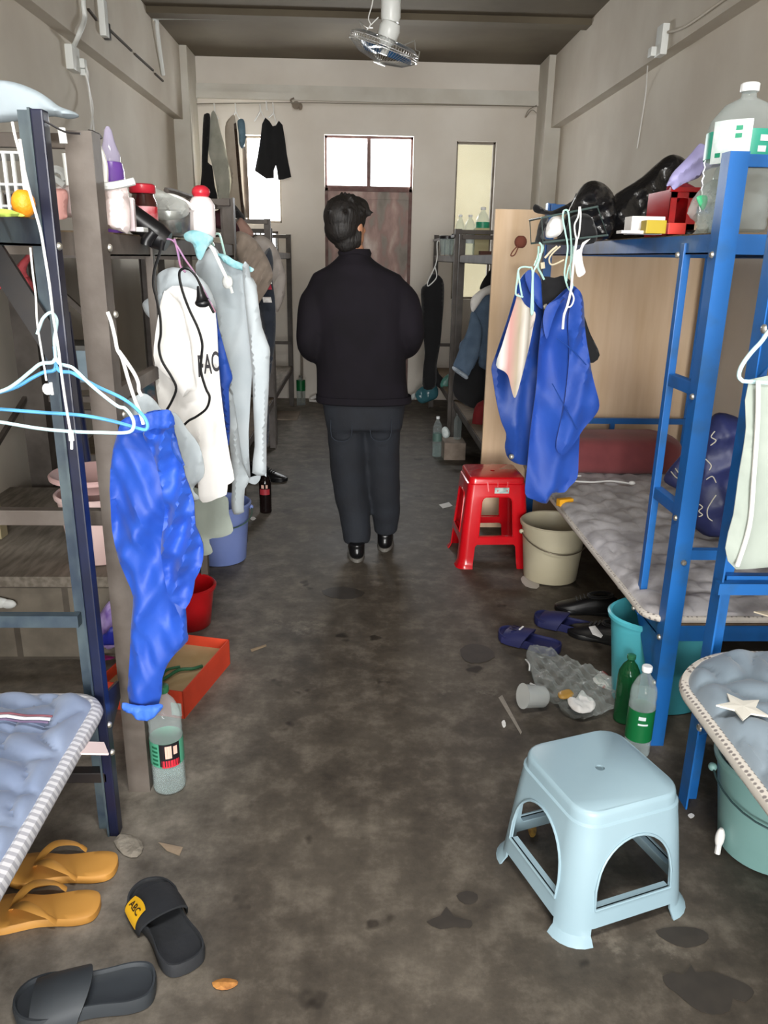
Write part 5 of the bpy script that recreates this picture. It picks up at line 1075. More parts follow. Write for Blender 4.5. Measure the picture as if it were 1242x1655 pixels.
tag(cloth('grey_strip', [(392, 238), (397, 236), (402, 300), (404, 352), (397, 352), (394, 300)], 8.12, M_taupe, t=.02, edge=3, step=3, smooth=1), 'narrow taupe cloth hanging along the left window edge', 'cloth')
for k, (px, lab_) in enumerate(((346, 'thin wire hook above the sage towel'), (380, 'pinkish wire hook above the cream shirt'))):
    hanger_px(lab_, [(px, 167), (px + 1, 180), (px - 5, 190)], 8.2, M_wwire, r=.006, extra=([(px + 1, 180), (px + 7, 192)],))
tag(cloth('mattress_roll', [(392, 572), (405, 568), (418, 570), (432, 574), (446, 582), (440, 592), (420, 590), (396, 588)], 7.2, mat('grey_bedding', '#8b857e', '#716b65', rough=.95), t=.05, edge=7, step=4), 'grey bedding roll on the far left lower bunk', 'bedding')
# ================================================================ STOOLS
def boolean(o, cutters):
    for c in cutters:
        m = o.modifiers.new('b', 'BOOLEAN'); m.operation = 'DIFFERENCE'; m.solver = 'EXACT'; m.object = c
    bake(o)
    for c in cutters: bpy.data.objects.remove(c)
def rsq(hw, r, n=7):
    """rounded square ring"""
    out = []
    for cxs, cys, a0 in ((1, 1, 0), (-1, 1, 90), (-1, -1, 180), (1, -1, 270)):
        for k in range(n): a = radians(a0 + 90 * k / (n - 1)); out.append(((hw - r) * cxs + r * cos(a), (hw - r) * cys + r * sin(a)))
    return out
def stool(name, label, c, rot, hw0, hw1, hh, r0, m, arch, base, skirt=.0, sticker=None, group=None):
    o = thing(name, label, 'stool', c, group)
    T = Matrix.Translation(V(c)) @ Matrix.Rotation(rot, 4, 'Z')
    th = .006; rings = []
    prof = [(.0, 1.0, 'top')]
    def ring(hw, r, z): return [V((x, y, z)) for x, y in rsq(hw, r)]
    # outer
    lv = [(hh, hw0 * .955), (hh - .004, hw0 * .985), (hh - .012, hw0), (hh - .03, hw0 * 1.01), (hh - .034, hw0 * 1.045), (hh - .06, hw0 * 1.06)]
    n = 14
    for k in range(1, n + 1): t = k / n; lv.append((hh - .06 - (hh - .06) * t, hw0 * 1.06 + (hw1 - hw0 * 1.06) * (t ** .9)))
    lv = lv[:-1] + [(.012, lv[-1][1] + .004), (0, lv[-1][1] + .012)]
    R = lambda hw: min(hw * .55, r0 * hw / hw0)
    outer = [ring(hw, R(hw), z) for z, hw in lv]; inner = [ring(hw - th, R(hw) - th * .6, z) for z, hw in lv[2:]]
    inner[0] = [V((p.x, p.y, hh - th)) for p in inner[0]]
    mb = MB(); mb.rings([inner[0]] , cap=False)
    allr = list(reversed(outer)); allr.reverse()
    mb = MB(); seq = outer + list(reversed(inner))
    mb.rings(seq)
    body = mb.build('stool_body', m, o, smooth=True)
    body.data.transform(Matrix.Translation(V(c)))
    cut = []
    poly, gap = arch, base
    for ax in ('y', 'x'):
        for pl in (poly, gap):
            k = MB().prism(pl, -1, 1, ax); me = k.mesh(); cu = bpy.data.objects.new('cut', me); COL.objects.link(cu); cu.parent = None; cu.location = V(c); cut.append(cu)
    k = MB().lathe((0, 0, hh - .05), [(.011, 0), (.011, .1)], 20); cu = bpy.data.objects.new('cut', k.mesh()); COL.objects.link(cu); cu.location = V(c); cut.append(cu)
    bpy.context.view_layer.update()
    boolean(body, cut)
    # lip round the arches
    body.data.transform(Matrix.Rotation(rot, 4, 'Z'))
    if not body.data.materials: body.data.materials.append(m)
    try: body.data.polygons.foreach_set('use_smooth', [True] * len(body.data.polygons)); body.data.set_sharp_from_angle(angle=radians(40))
    except Exception: pass
    def wallx(z):   # outer half width at height z
        for (za, ha), (zb, hb) in zip(lv, lv[1:]):
            if zb <= z <= za: return hb + (ha - hb) * ((z - zb) / (za - zb) if za > zb else 0)
        return hw1
    for s in range(4):
        M = T @ Matrix.Rotation(s * pi / 2, 4, 'Z')
        lp = catmull([V((x, 0, z)) for x, z in poly], 1, True)
        pts = [M @ V((p.x, -wallx(p.z) - .001, p.z)) for p in lp]
        MB().tube(pts, .0032, 6, 0, closed=True).build('opening_lip', m, o)
        # lower crossbar flange
        z0 = min(z for x, z in poly); z1 = max(z for x, z in gap)
        x_ = max(x for x, z in poly if z < z0 + .01); MB().add([M @ V(p) for p in [(-x_, -wallx(z0), z0), (x_, -wallx(z0), z0), (x_, -wallx(z0) + .02, z0), (-x_, -wallx(z0) + .02, z0), (-x_, -wallx(z0), z0 - .003), (x_, -wallx(z0), z0 - .003), (x_, -wallx(z0) + .02, z0 - .003), (-x_, -wallx(z0) + .02, z0 - .003)]], [(0, 1, 2, 3), (7, 6, 5, 4), (0, 4, 5, 1), (1, 5, 6, 2), (2, 6, 7, 3), (3, 7, 4, 0)]).build('crossbar_flange', m, o, smooth=False)
    return o, T, wallx
M_stool = mat('pale_blue_plastic', '#94acb6', '#8ba4af', rough=.38, scale=3, spec=.4)
hw1 = .158
arch = [(-.102, .082)] + [(-.102, .13)] + [(-.099 * cos(a), .135 + .108 * sin(a)) for a in [radians(k) for k in range(10, 171, 10)]] + [(.102, .13), (.102, .082)]
arch = [(x, z) for x, z in arch]
gap = [(-.112, -.02), (-.108, .035), (.108, .035), (.112, -.02)]
st, T_, wx = stool('plastic_stool', 'pale blue square plastic stool with arched sides, nearest the camera', (.575, 1.555, 0), radians(19), .137, .172, .317, .054, M_stool, arch, gap)
M_rstool = mat('glossy_red_plastic', '#d0101c', '#bd0c18', rough=.22, scale=3, coat=.3)
archr = [(-.085, .16), (-.075, .335), (-.068, .35), (-.055, .358), (.055, .358), (.068, .35), (.075, .335), (.085, .16)]
gapr = [(-.112, -.02), (-.100, .11), (-.09, .12), (.09, .12), (.100, .11), (.112, -.02)]
rs, T_, wx = stool('plastic_stool', 'glossy red tall plastic stool in front of the plywood panel', (.672, 3.76, 0), radians(2), .135, .178, .45, .03, M_rstool, archr, gapr)
for dx in (-.05, .0, .05): MB().bar(T_ @ V((dx, -.138, .43)), T_ @ V((dx * .9, -.148, .385)), .005).build('rib', M_rstool, rs)
MB().box(T_ @ V((.02, -.147, .39)), (.07, .004, .028), Matrix.Rotation(radians(2), 3, 'Z')).build('sticker', mat('sticker', '#7f9b97', '#c5cfc9', rough=.4, scale=50), rs)
for k in (1, 2):     # nested stools showing as further skirts at the left feet
    pass
# ================================================================ BUCKETS
def bucket(name, label, c, r0, r1, h, m, sx=1, sy=1, rot=0, rim=.008, handle=None, cat='bucket', wire=None, hm=None, inner=None):
    o = thing(name, label, cat, c)
    c = V(c)
    MB().lathe(c, [(0, .002), (r0 * .93, 0), (r0, .006), (r0 + (r1 - r0) * .5, h * .5), (r1, h - .02), (r1 + rim, h - .018), (r1 + rim + .002, h - .006), (r1 + rim * .4, h), (r1 - .003, h - .004), (r0 + (r1 - r0) * .5 - .004, h * .5), (r0 - .004, .012), (0, .01)], 48, sx, sy, rot, cap=False).build('bucket_body', m, o)
    if handle:
        a0, drop, rr = handle
        pts = []
        for k in range(17):
            t = pi * k / 16; a = a0 + t
            pts.append(c + V((sx * (r1 + .012) * cos(a), sy * (r1 + .012) * sin(a), h - .045 - drop * sin(t))))
        MB().tube(pts, rr, 6, 0).build('handle', hm or M_chrome, o)
        for p in (pts[0], pts[-1]): MB().ball(p, .011).build('handle_lug', m, o)
    return o
bucket('bucket', 'beige plastic bucket with a wire handle beside the red stool', (.93, 3.48, 0), .125, .150, .285, mat('beige_plastic', '#c4bca3', '#bab196', rough=.4, scale=3), handle=(radians(190), .07, .003), hm=mat('dull_wire', '#6d6455', rough=.4, metal=.5))
c = Fl(1225, 1442); 
bucket('bucket', 'pale teal plastic bucket under the star print mattress on the right', (1.075, 1.655, 0), .118, .152, .27, mat('pale_teal_plastic', '#84adaa', '#79a29f', rough=.42, scale=3), handle=(radians(170), .06, .0028), hm=mat('dark_wire', '#3d5558', rough=.4, metal=.4))
tag(MB().ball((.935, 1.63, .05), (.012, .01, .03)).tube([(.935, 1.63, .04), (.93, 1.62, .008)], .007).build('white_wrapper', M_whitec), 'white crumpled tissue beside the pale teal bucket', 'tissue')
bucket('bin', 'turquoise plastic bin standing under the middle right bunk behind the post', (1.05, 2.38, 0), .135, .165, .33, mat('turquoise_plastic', '#58b9c6', '#4badbb', rough=.35, scale=3), sx=1.15, sy=.85, cat='bin')
bucket('bucket', 'periwinkle blue bucket on the floor behind the hanging left shirts', (-.68, 3.70, 0), .125, .150, .30, mat('periwinkle_plastic', '#8c9edb', '#7c90d0', rough=.4, scale=3), handle=(radians(200), .05, .003), hm=mat('green_wire', '#4a6a58', rough=.4))
bucket('bucket', 'pale pink bucket on the block platform at the left', (-.965, 2.82, .352), .11, .14, .26, mat('pale_pink_plastic', '#e6cbc6', '#dbbdb8', rough=.45, scale=3))
o = bucket('basin', 'pink basin resting in the mouth of the pale pink bucket', (-.965, 2.82, .615), .08, .15, .07, mat('pink_plastic', '#dfb9b6', rough=.4), cat='basin')
bucket('tub', 'small red tub behind the blue trousers on the left', (-.69, 2.96, 0), .09, .11, .18, M_redp, cat='tub')
tag(MB().bb(-1.50, -1.42, 3.0, 3.06, .352, .45).bb(-1.49, -1.43, 3.0, 3.05, .47, .60).build('cream_pot', mat('cream_pot', '#b9ad8c', '#9f936f', rough=.6)), 'cream tin and pack stacked on the block platform', 'tin')
# ================================================================ BOTTLES ON THE FLOOR
def ex3(o, T, r, h):
    patch(o, T, r, h, mat('black_label', '#17151a', rough=.4), .30, .52, -12, 60); patch(o, T, r, h, mat('peach_print', '#e6b9a8', rough=.5), .38, .50, 8, 30, 'fruit_print'); patch(o, T, r, h, mat('red_print', '#c9283a', rough=.5), .29, .36, -5, 55, 'red_print'); patch(o, T, r, h, mat('peach_print', '#e6b9a8'), .41, .49, 36, 50, 'fruit_print')
    for k in range(5): patch(o, T, r, h, mat('dark_green_print', '#0f5a3e'), .31 + k * .04, .33 + k * .04, -42, -18)
c = Fl(271, 1282)
bottle('water_bottle', 'clear water bottle with green and black label on the floor by the brown left post', (c.x, c.y + .03, 0), .046, .325, cap=mat('green_cap', '#2c6b4a', rough=.4), lab=mat('sea_green_label', '#4f9a7c', rough=.4), labz=(.29, .52), water=.26, extra=ex3)
def ex4(o, T, r, h): patch(o, T, r, h, M_lwhite, .46, .5, -30, 0, 'label_print'); patch(o, T, r, h, M_lwhite, .40, .42, -30, 12, 'label_print')
c = Fl(1030, 1210)
bottle('water_bottle', 'clear bottle with white cap and dark green label behind the pale blue stool', (c.x - .01, c.y - .02, 0), .040, .30, lab=mat('forest_label', '#0f6a38', rough=.4), labz=(.2, .55), water=.72, extra=ex4)
c = Fl(1018, 1180)
bottle('green_bottle', 'dark green bottle hidden behind the clear one by the blue post', (c.x + .0, c.y + .06, 0), .036, .24, cap=mat('green_cap', '#2c6b4a'), lab=None, body=clear('green_glass', '#1d5b35', .6, .06, '#5fae7a'))
def ex5(o, T, r, h): patch(o, T, r, h, mat('red_label', '#a8323c', rough=.4), .45, .58, -50, 50); patch(o, T, r, h, mat('peach_print', '#e6b9a8'), .6, .68, -30, -5, 'fruit_print'); patch(o, T, r, h, mat('peach_print', '#e6b9a8'), .6, .68, 12, 30, 'fruit_print')
c = Fl(430, 828)
bottle('cola_bottle', 'dark bottle with a red label on the floor under the grey shirt', (c.x, c.y, 0), .036, .26, cap=M_blackp, lab=None, body=clear('cola', '#1b1212', .8, .06, '#4a2a22'), extra=None)
bpy.data.objects[[x.name for x in bpy.data.objects if x.name.startswith('cola_bottle')][-1]]
o = bpy.data.objects['cola_bottle']; ex5(o, Matrix.Translation((c.x, c.y, 0)), .036, .26)
c = Fl(487, 655)
bottle('water_bottle', 'clear bottle with a green side label by the far left bunk leg', (c.x, c.y, 0), .045, .30, lab=mat('forest_label', '#0f6a38'), labz=(.5, .85), cap=mat('grey_cap', '#6d6a64'))
tag(MB().bb(-.80, -.56, 7.2, 7.6, 0, .012).build('cardboard_scrap', mat('kraft', '#8d8072', '#7a6e61', rough=.9), bevel=.002), 'flat brown cardboard lying below the far left bunk', 'cardboard')
tag(MB().tube([(-.50, 8.2, .02), (-.42, 8.25, .05), (-.34, 8.2, .03)], .02, 8).tube([(-.50, 8.15, .02), (-.42, 8.12, .02), (-.38, 8.1, .02)], .014, 8).build('white_cloth_roll', M_whitec), 'white rolled rag on the floor at the back wall left of the door', 'rag')
# ================================================================ FOOTWEAR
def sole_outline(L, W, toe=.0):
    pts = []
    for t, w in ((0, .0), (.02, .26), (.08, .39), (.2, .43), (.35, .39), (.5, .38), (.65, .45), (.78, .5), (.9, .42), (.97, .25), (1, 0)): pts.append((t * L, w * W))
    out = [(x, y) for x, y in pts] + [(x, -y * (1.02 if x > L * .5 else 1)) for x, y in reversed(pts[1:-1])]
    return out
def sole(name, m, parent, T, L, W, z0, z1, lip=0, smooth=2):
    poly = [(p.x, p.y) for p in catmull([V((a, b_, 0)) for a, b_ in sole_outline(L, W)], 3, True)]
    ctr = V((L * .5, 0)); rings = []
    def rg(s, z): return [V((L * .5 + (x - L * .5) * (1 - s / L * 2), y * (1 - s / W * 2), z + (.006 * max(0, (x / L - .75) * 4) ** 2))) for x, y in poly]
    if lip: seq = [rg(.012, z0), rg(.002, z0 + .003), rg(0, z1 - .003), rg(.002, z1 + lip), rg(.006, z1 + lip), rg(.009, z1), rg(.02, z1 - .002), rg(.035, z1 - .003)]
    else: seq = [rg(.004, z0), rg(0, z0 + .003), rg(0, z1 - .003), rg(.003, z1), rg(.02, z1 + .001)]
    return MB().rings(seq).xf(T).build(name, m, parent)
def flipflop(label, c, ang):
    o = thing('flip_flop', label, 'flip flop', c, 'tan flip flops at the lower left'); T = Matrix.Translation(V(c)) @ Matrix.Rotation(ang, 4, 'Z')
    sole('sole', M_tan, o, T, .265, .105, 0, .022)
    for s in (1, -1):
        pts = [T @ V(p) for p in ((.195, 0, .024), (.18, s * .012, .045), (.15, s * .032, .060), (.11, s * .046, .046), (.085, s * .048, .022))]
        mb = MB(); pts = catmull(pts, 6); vs = []
        for i, p in enumerate(pts):
            t = i / (len(pts) - 1); d = (pts[min(i + 1, len(pts) - 1)] - pts[max(0, i - 1)]).normalized(); w = d.cross(V((0, 0, 1))).normalized(); nrm = w.cross(d).normalized()
            hw = .006 + .007 * sin(pi * min(1, t * 1.2)) if t < .85 else .008
            vs.append([p + w * hw, p + nrm * .0025, p - w * hw, p - nrm * .0025])
        mb.rings(vs); mb.build('strap', M_tan, o)
    return o
M_tan = mat('tan_rubber', '#cd9546', '#c28a3d', rough=.6, scale=6)
c = Fl(168, 1475); flipflop('tan flip flop, the nearer of the pair under the pale blue mattress', (Fl(163, 1470).x, Fl(163, 1470).y, 0), radians(186))
flipflop('tan flip flop, the farther of the pair, partly under the mattress', (Fl(192, 1402).x, Fl(192, 1405).y, 0), radians(184))
M_slide = mat('black_foam', '#26282c', '#1e2023', rough=.7, scale=9, bump=.1, bscale=90)
M_slidet = mat('grey_black_foam', '#30353a', '#292d31', rough=.6, scale=9)
def slide(label, c, ang, m, group='black slides at the lower left', L=.275, W=.115, badge=None, cat='slipper', name='slide_slipper', band=(.55, .86), hh=.062):
    o = thing(name, label, cat, c, group); T = Matrix.Translation(V(c)) @ Matrix.Rotation(ang, 4, 'Z')
    sole('sole', m, o, T, L, W, 0, .028, lip=.008)
    rings = []; n = 11
    for i in range(n):
        t = i / (n - 1); x = L * (band[0] + (band[1] - band[0]) * t); hgt = hh * (1 - .35 * t) ; wd = W * (.50 + .02 * sin(pi * t))
        outer = []; 
        for k in range(15):
            a = pi * k / 14; xx = x - (.03 * sin(a) if t < .5 else 0) * (1 - 2 * t if t < .5 else 0)
            outer.append(V((xx, wd * 1.02 * cos(a) * (1 if abs(cos(a)) < .99 else 1), .008 + hgt * sin(a) ** .75)))
        inner = [V((p.x, p.y * .93, max(.006, p.z - .005))) for p in reversed(outer)]
        rings.append(outer + inner)
    MB().rings(rings).xf(T).build('strap', m, o)
    if badge: badge(o, T, L, W, hh)
    return o
def bdg(o, T, L, W, hh):
    vs = []; cols = 7
    my = mat('yellow_badge', '#e0ac1e', rough=.5)
    xs = [L * (.57 + .25 * k / cols) for k in range(cols + 1)]
    for i, x in enumerate(xs):
        t = i / cols; b0 = .0 + .25 * (abs(t - .5) * 2) ** 2
        a0_, a1_ = pi * (.02 + .06 * b0), pi * (.34 - .12 * b0)
        for q_ in range(9):
            a = a0_ + (a1_ - a0_) * q_ / 8
            hgt = hh * (1 - .35 * (x / L - .55) / .31); vs.append(V((x, W * .54 * cos(a), .0115 + hgt * sin(a) ** .75)))
    MB().add(vs, [(9 * i + j, 9 * i + j + 1, 9 * i + 10 + j, 9 * i + 9 + j) for i in range(cols) for j in range(8)]).xf(T).build('yellow_badge', my, o)
    cu = bpy.data.curves.new('t', 'FONT'); cu.body = 'ABC'; cu.size = .026; cu.offset = .0004; cu.align_x = 'CENTER'; cu.align_y = 'CENTER'; cu.resolution_u = 4
    to = bpy.data.objects.new('t', cu); COL.objects.link(to); dg = bpy.context.evaluated_depsgraph_get(); me = bpy.data.meshes.new_from_object(to.evaluated_get(dg)); bpy.data.objects.remove(to); me.materials.clear()
    bm = bmesh.new(); bm.from_mesh(me); bmesh.ops.triangulate(bm, faces=bm.faces); bmesh.ops.subdivide_edges(bm, edges=bm.edges, cuts=1, use_grid_fill=True); bm.to_mesh(me); bm.free()
    for v in me.vertices:      # wrap the letters round the band
        x = L * .695 - v.co.x; a = pi * .215 + v.co.y / (W * .5); hgt = hh * (1 - .35 * (x / L - .55) / .31)
        v.co = T @ V((x, W * .545 * cos(a), .0122 + hgt * sin(a) ** .75 + .0008))
    link('badge_text', me, mat('badge_ink', '#2a1d12', rough=.6), o, smooth=False)
pa, pb = Fl(222, 1435), Fl(302, 1568)
slide('black slide with a yellow badge, lying apart behind the other', (pb.x + .01, pb.y - .01, 0), atan2(pa.y - pb.y, pa.x - pb.x) - .02, M_slide, badge=bdg)
pa, pb = Fl(30, 1640), Fl(255, 1600)
sl2 = slide('dark grey slide nearest the lower left corner of the floor', (pb.x, pb.y + .0, 0), atan2(pa.y - pb.y, pa.x - pb.x), M_slidet)
M_nslip = mat('navy_foam', '#262a5a', '#1f2350', rough=.55, scale=6)
pa, pb = Fl(812, 1030), Fl(905, 1058)
def nb(o, T, L, W, hh):
    for k in (-1, 0, 1): MB().box(T @ V((L * .74, k * .018, hh * .8 + .008)), (.03, .004, .003), T.to_3x3()).build('vent_line', mat('deep_navy', '#12142e'), o)
    MB().box(T @ V((L * .64, 0, hh * .9 + .009)), (.006, .035, .003), T.to_3x3()).build('white_mark', M_whitec, o)
slide('navy slipper with a white mark, nearer of the pair in front of the beige bucket', (pb.x, pb.y, 0), atan2(pa.y - pb.y, pa.x - pb.x) , M_nslip, 'navy slippers on the right', L=.26, badge=nb)
pa, pb = Fl(870, 1008), Fl(955, 1030)
slide('navy slipper lying behind its pair, heel pointing to the black shoes', (pb.x + .02, pb.y + .01, .0), atan2(pa.y - pb.y, pa.x - pb.x), M_nslip, 'navy slippers on the right', L=.26)
def lowshoe(label, c, ang, m, group):
    o = thing('black_shoe', label, 'shoe', c, group); T = Matrix.Translation(V(c)) @ Matrix.Rotation(ang, 4, 'Z')
    sole('sole', M_blackp, o, T, .27, .1, 0, .022)
    mb = MB(); rings = []
    for x, w, z in ((.0, .02, .05), (.01, .035, .075), (.05, .042, .085), (.10, .043, .08), (.14, .043, .07), (.18, .046, .058), (.22, .045, .045), (.25, .034, .036), (.265, .015, .028)):
        rings.append([V((x, w * cos(a), .018 + (z - .018) * max(0, sin(a)) ** .7)) for a in [pi * k / 12 for k in range(13)]] + [V((x, w * .9 * cos(a), .018)) for a in (pi * .75, pi * .25)])
    mb.rings(rings).xf(T).build('upper', m, o)
    MB().tube([T @ V((.03 + .05 * (1 - cos(a)) , .03 * sin(a), .088 - .01 * (1 - cos(a)) / 2)) for a in [2 * pi * k / 16 for k in range(16)]], .007, 6, 0, closed=True).build('collar', M_blackc, o)
    for k in range(4): MB().tube([T @ V((.13 + k * .016, s * .022, .078 - k * .006)) for s in (-1, 0, 1)], .003, 5).build('lace', M_blackc, o)
    return o
M_bsh = mat('black_leather', '#161517', '#0e0e10', rough=.4)
p = Fl(990, 1012); lowshoe('black shoe with toe pointing left beside the navy slippers', (p.x + .06, p.y + .12, 0), radians(172), M_bsh, 'black shoes on the right')
p = Fl(1000, 1050); lowshoe('black shoe nearest the turquoise bin', (p.x + .07, p.y + .02, 0), radians(150), M_bsh, 'black shoes on the right')
tag(flat('paper_scrap', [(952, 1014), (962, 1012), (975, 1028), (972, 1032), (958, 1026)], .09, M_whitec, None, t=.003, edge=.01, step=.01, px=True, smooth=1), 'small white scrap stuck on the black shoes', 'scrap')
p = Fl(442, 770); lowshoe('dark shoe on the floor past the grey long shirt', (p.x - .06, p.y, 0), radians(150), M_bsh, 'dark shoes under the left bunks')
p = Fl(455, 783); lowshoe('dark shoe with its toe towards the aisle past the cola bottle', (p.x - .22, p.y + .16, 0), radians(-20), M_bsh, 'dark shoes under the left bunks')
# ================================================================ LITTER AND SMALL THINGS ON THE FLOOR
M_obox = mat('orange_card', '#d9482c', '#c63f26', rough=.5, scale=9)
o = thing('shoe_box', 'open orange cardboard box tray on the floor behind the blue trousers', 'box', (-.66, 2.52, 0))
mb = MB(); bx0, bx1, by0, by1, bz = -.155, .155, -.19, .19, .10
mb.bb(bx0, bx1, by0, by0 + .004, 0, bz).bb(bx0, bx1, by1 - .004, by1, 0, bz).bb(bx0, bx0 + .004, by0, by1, 0, bz).bb(bx1 - .004, bx1, by0, by1, 0, bz)
Tb = Matrix.Translation((-.665, 2.48, 0)) @ Matrix.Rotation(radians(-14), 4, 'Z')
mb.xf(Tb).build('box_walls', M_obox, o, smooth=False)
MB().bb(bx0 + .004, bx1 - .004, by0 + .004, by1 - .004, .0, .06).xf(Tb).build('inner_card', mat('kraft_inside', '#a98f63', '#b8a077', rough=.9, scale=8), o, smooth=False)
tag(MB().tube([Tb @ V(p) for p in ((-.02, -.13, .07), (.03, -.10, .075), (.06, -.03, .08), (.10, -.0, .075), (.12, .03, .072))], .006, 6).tube([Tb @ V(p) for p in ((.03, -.10, .078), (.02, -.04, .08), (.05, .0, .075))], .005, 6).build('green_twine', mat('green_twine', '#1f5c3a', rough=.6)), 'tangled green twine lying in the orange box', 'twine')
MB().box(Tb @ V((.13, by0 - .003, .035)), (.035, .003, .045), Tb.to_3x3()).build('paper_sticker', M_lwhite, o, smooth=False)
o = cloth('detergent_bag', [(160, 1000), (166, 985), (176, 972), (190, 970), (200, 985), (200, 1040), (160, 1043)], 2.58, mat('violet_film', '#7c5fae', '#b9a6d6', rough=.3, scale=18), None, t=.05, edge=10, step=4, wr=.015, wrs=.06, smooth=2); tag(o, 'violet laundry detergent bag in front of the block platform', 'bag')
tag(cloth('blue_wrapper', [(160, 1030), (172, 1022), (178, 1014), (188, 1012), (200, 1018), (200, 1042), (162, 1043)], 2.50, mat('royal_film', '#26309c', '#e3e3f2', rough=.3, scale=26, contrast=(.55, .6)), t=.02, edge=5, step=4, smooth=1), 'royal blue printed wrapper on the violet bag', 'wrapper')
tag(flat('magenta_scrap', [(162, 1062), (170, 1060), (186, 1064), (172, 1068), (163, 1069)], .02, mat('magenta', '#b0308a'), None, t=.004, edge=.01, step=.008, px=True), 'tiny magenta scrap on the floor left of the brown post', 'scrap')
def scrap(name, label, cat, poly, m, t=.002, smooth=2, z=.0, wr=0): return tag(flat(name, poly, z, m, None, t=t, edge=.012, step=.01, px=True, smooth=smooth, wr=wr), label, cat)
scrap('kraft_scrap', 'brown cardboard scrap on the floor by the leg of the near left bunk', 'cardboard', [(256, 1362), (296, 1370), (290, 1384), (270, 1376)], mat('kraft_pale', '#94826d', rough=.9), smooth=0)
scrap('orange_peel', 'dried orange peel on the floor right of the grey slide', 'peel', [(343, 1591), (362, 1584), (382, 1587), (384, 1594), (368, 1602), (350, 1601)], mat('dried_peel', '#b8803f', '#8f5a2a', rough=.8, scale=40), t=.006, wr=.004)
scrap('dried_leaf', 'yellow brown crumb seen through the arch of the pale blue stool', 'crumb', [(853, 1330), (862, 1327), (867, 1338), (866, 1352), (858, 1356), (853, 1342)], mat('mustard_crumb', '#b08a3a', '#7d5f2a', rough=.8, scale=60), t=.008, wr=.006)
scrap('paper_scrap', 'white paper scrap on the floor left of the red stool', 'paper', [(710, 816), (726, 812), (732, 818), (716, 822)], M_whitec, smooth=0)
scrap('paper_scrap', 'tiny white paper bit on the floor near the orange box', 'paper', [(336, 1060), (344, 1054), (350, 1058), (344, 1064)], M_whitec, smooth=0)
scrap('plastic_scrap', 'grey white scrap on the floor in front of the beige bucket', 'scrap', [(842, 936), (850, 930), (858, 938), (872, 944), (868, 952), (850, 948)], mat('dull_white', '#a9a39b', rough=.6), wr=.003)
scrap('paper_scrap', 'small oval white crumb under the grey long shirt, left of its pair', 'crumb', [(404, 838), (410, 836), (414, 839), (408, 842)], M_whitec, t=.004)
scrap('straw', 'pale straw on the floor left of the clear litter bag', 'straw', [(806, 1128), (812, 1124), (844, 1184), (842, 1188)], mat('dust_straw', '#8d867c', rough=.8), smooth=0)
scrap('white_crumb', 'small white crumb on the floor left of the pale blue stool', 'crumb', [(811, 1168), (816, 1165), (818, 1174), (814, 1177)], M_whitec, t=.003)
scrap('stick_scrap', 'thin brown stick on the floor in the middle of the aisle', 'stick', [(405, 1050), (430, 1042), (431, 1045), (407, 1054)], mat('stick', '#8d7b63', rough=.9), smooth=0)
scrap('cement_lump', 'round lump of pale cement on the floor by the near left bunk leg', 'cement', [(184, 1362), (200, 1350), (222, 1356), (232, 1372), (222, 1388), (200, 1384)], mat('pale_cement', '#938c80', '#7c756a', rough=.95, scale=30, bump=.4), t=.006, wr=.006)
M_film = clear('litter_film', '#e9ebe8', .04, .12)
o = thing('clear_litter_bag', 'crumpled clear plastic bag and cup on the floor in front of the navy slippers', 'bag', Fl(910, 1130))
flat('bag_film', [(850, 1068), (862, 1058), (885, 1064), (905, 1075), (930, 1082), (945, 1092), (965, 1096), (985, 1110), (1000, 1130), (1004, 1148), (975, 1160), (945, 1166), (915, 1160), (895, 1140), (868, 1122), (858, 1095)], .01, M_film, o, t=.035, edge=.05, step=.009, px=True, folds=((30, .03, .012, 0), (-40, .05, .012, 1)), wr=.02, wrs=24)
MB().lathe(Fl(880, 1145), [(.028, 0), (.036, .01), (.04, .085), (.043, .088)], 20, tilt=Matrix.Rotation(radians(78), 3, V((.3, -1, 0)))).xf(Matrix.Translation((.0, 0, .045))).build('clear_cup', clear('cup_plastic', '#eef0ee', .35, .08), o)
flat('white_tissue', [(918, 1130), (930, 1134), (940, 1120), (948, 1128), (962, 1140), (958, 1152), (936, 1156), (920, 1144)], .05, M_whitec, o, t=.012, edge=.02, step=.008, px=True, wr=.01, wrs=40)
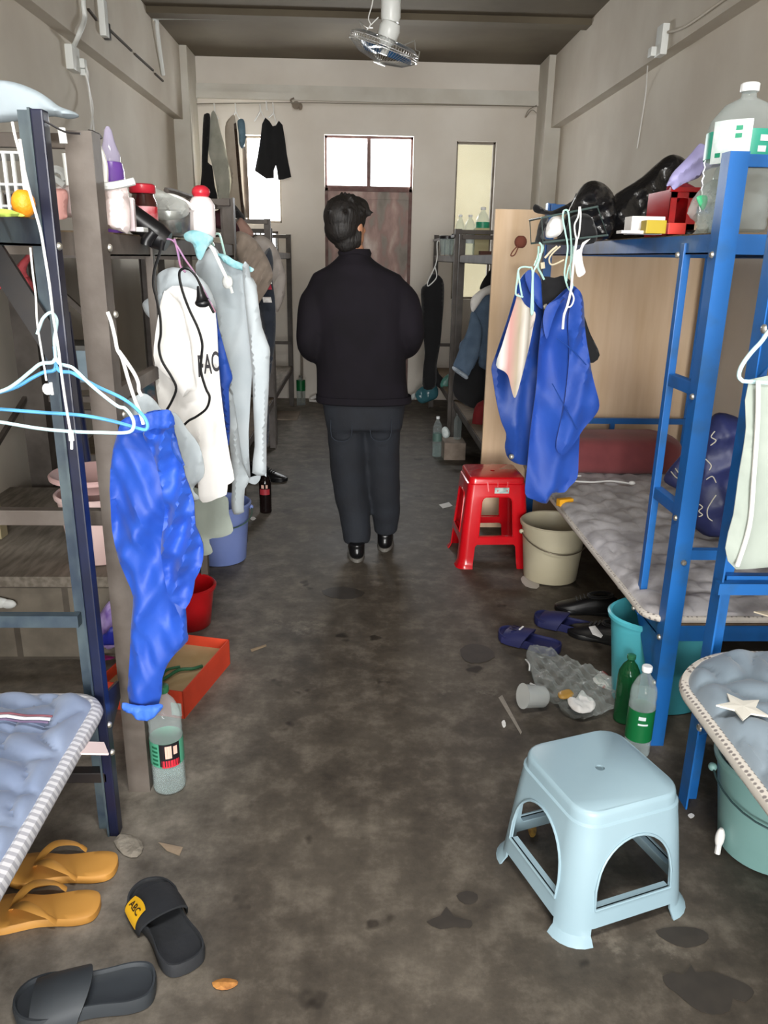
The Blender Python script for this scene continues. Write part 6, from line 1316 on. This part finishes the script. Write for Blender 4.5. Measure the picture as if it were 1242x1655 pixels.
flat('brown_wrapper', [(903, 1122), (920, 1118), (928, 1126), (914, 1132), (904, 1130)], .06, mat('amber_film', '#b58b42', rough=.4), o, t=.008, edge=.01, step=.006, px=True)
MB().tube([Fl(858, 1105, .03), Fl(872, 1112, .05), Fl(885, 1120, .05)], .004, 6).tube([Fl(850, 1066, .03), Fl(856, 1074, .05), Fl(856, 1084, .04)], .003, 6).build('white_straw', M_white, o)
scrap('red_white_wrapper', 'red and white food wrapper on the floor beside the turquoise bin', 'wrapper', [(958, 1100), (975, 1088), (985, 1096), (1004, 1104), (1006, 1124), (985, 1118), (966, 1110)], mat('redwhite_film', '#e9e4df', '#c23a34', rough=.4, scale=12, contrast=(.52, .58)), t=.01, wr=.012)
scrap('white_pebble', 'tiny white pebble on the floor between the stool and teal bucket', 'pebble', [(1112, 1319), (1118, 1316), (1123, 1320), (1117, 1324)], M_whitec, t=.004)
# dark wet stains on the floor: thin films of water
M_wet = mat('damp_stain', '#302b26', '#38322c', rough=.65, scale=20)
for i, poly in enumerate(([(1072, 1578), (1090, 1572), (1105, 1576), (1118, 1560), (1125, 1572), (1150, 1570), (1175, 1578), (1205, 1590), (1220, 1604), (1205, 1620), (1185, 1614), (1180, 1634), (1150, 1640), (1118, 1626), (1095, 1606), (1078, 1594)], [(1060, 1505), (1090, 1498), (1125, 1500), (1145, 1510), (1140, 1524), (1110, 1532), (1080, 1522)], [(690, 1490), (712, 1480), (722, 1466), (735, 1482), (762, 1488), (760, 1500), (735, 1498), (712, 1502)], [(738, 1448), (755, 1440), (772, 1446), (770, 1458), (752, 1462)], [(744, 1050), (765, 1040), (792, 1048), (800, 1062), (775, 1072), (752, 1068)], [(520, 955), (555, 948), (590, 958), (570, 968), (535, 966)])):
    tag(flat('damp_stain', poly, .0012, M_wet, None, t=.0006, smooth=2, edge=.01, step=.016, px=True), ('dark damp stain on the floor at the lower right corner', 'dark damp stain on the floor at the right foot of the pale blue stool', 'irregular dark stain on the floor left of the pale blue stool', 'small dark round stain just left of the pale blue stool', 'dark stain on the floor left of the navy slippers', 'faint dark stain on the floor below the walking person')[i], 'stain')
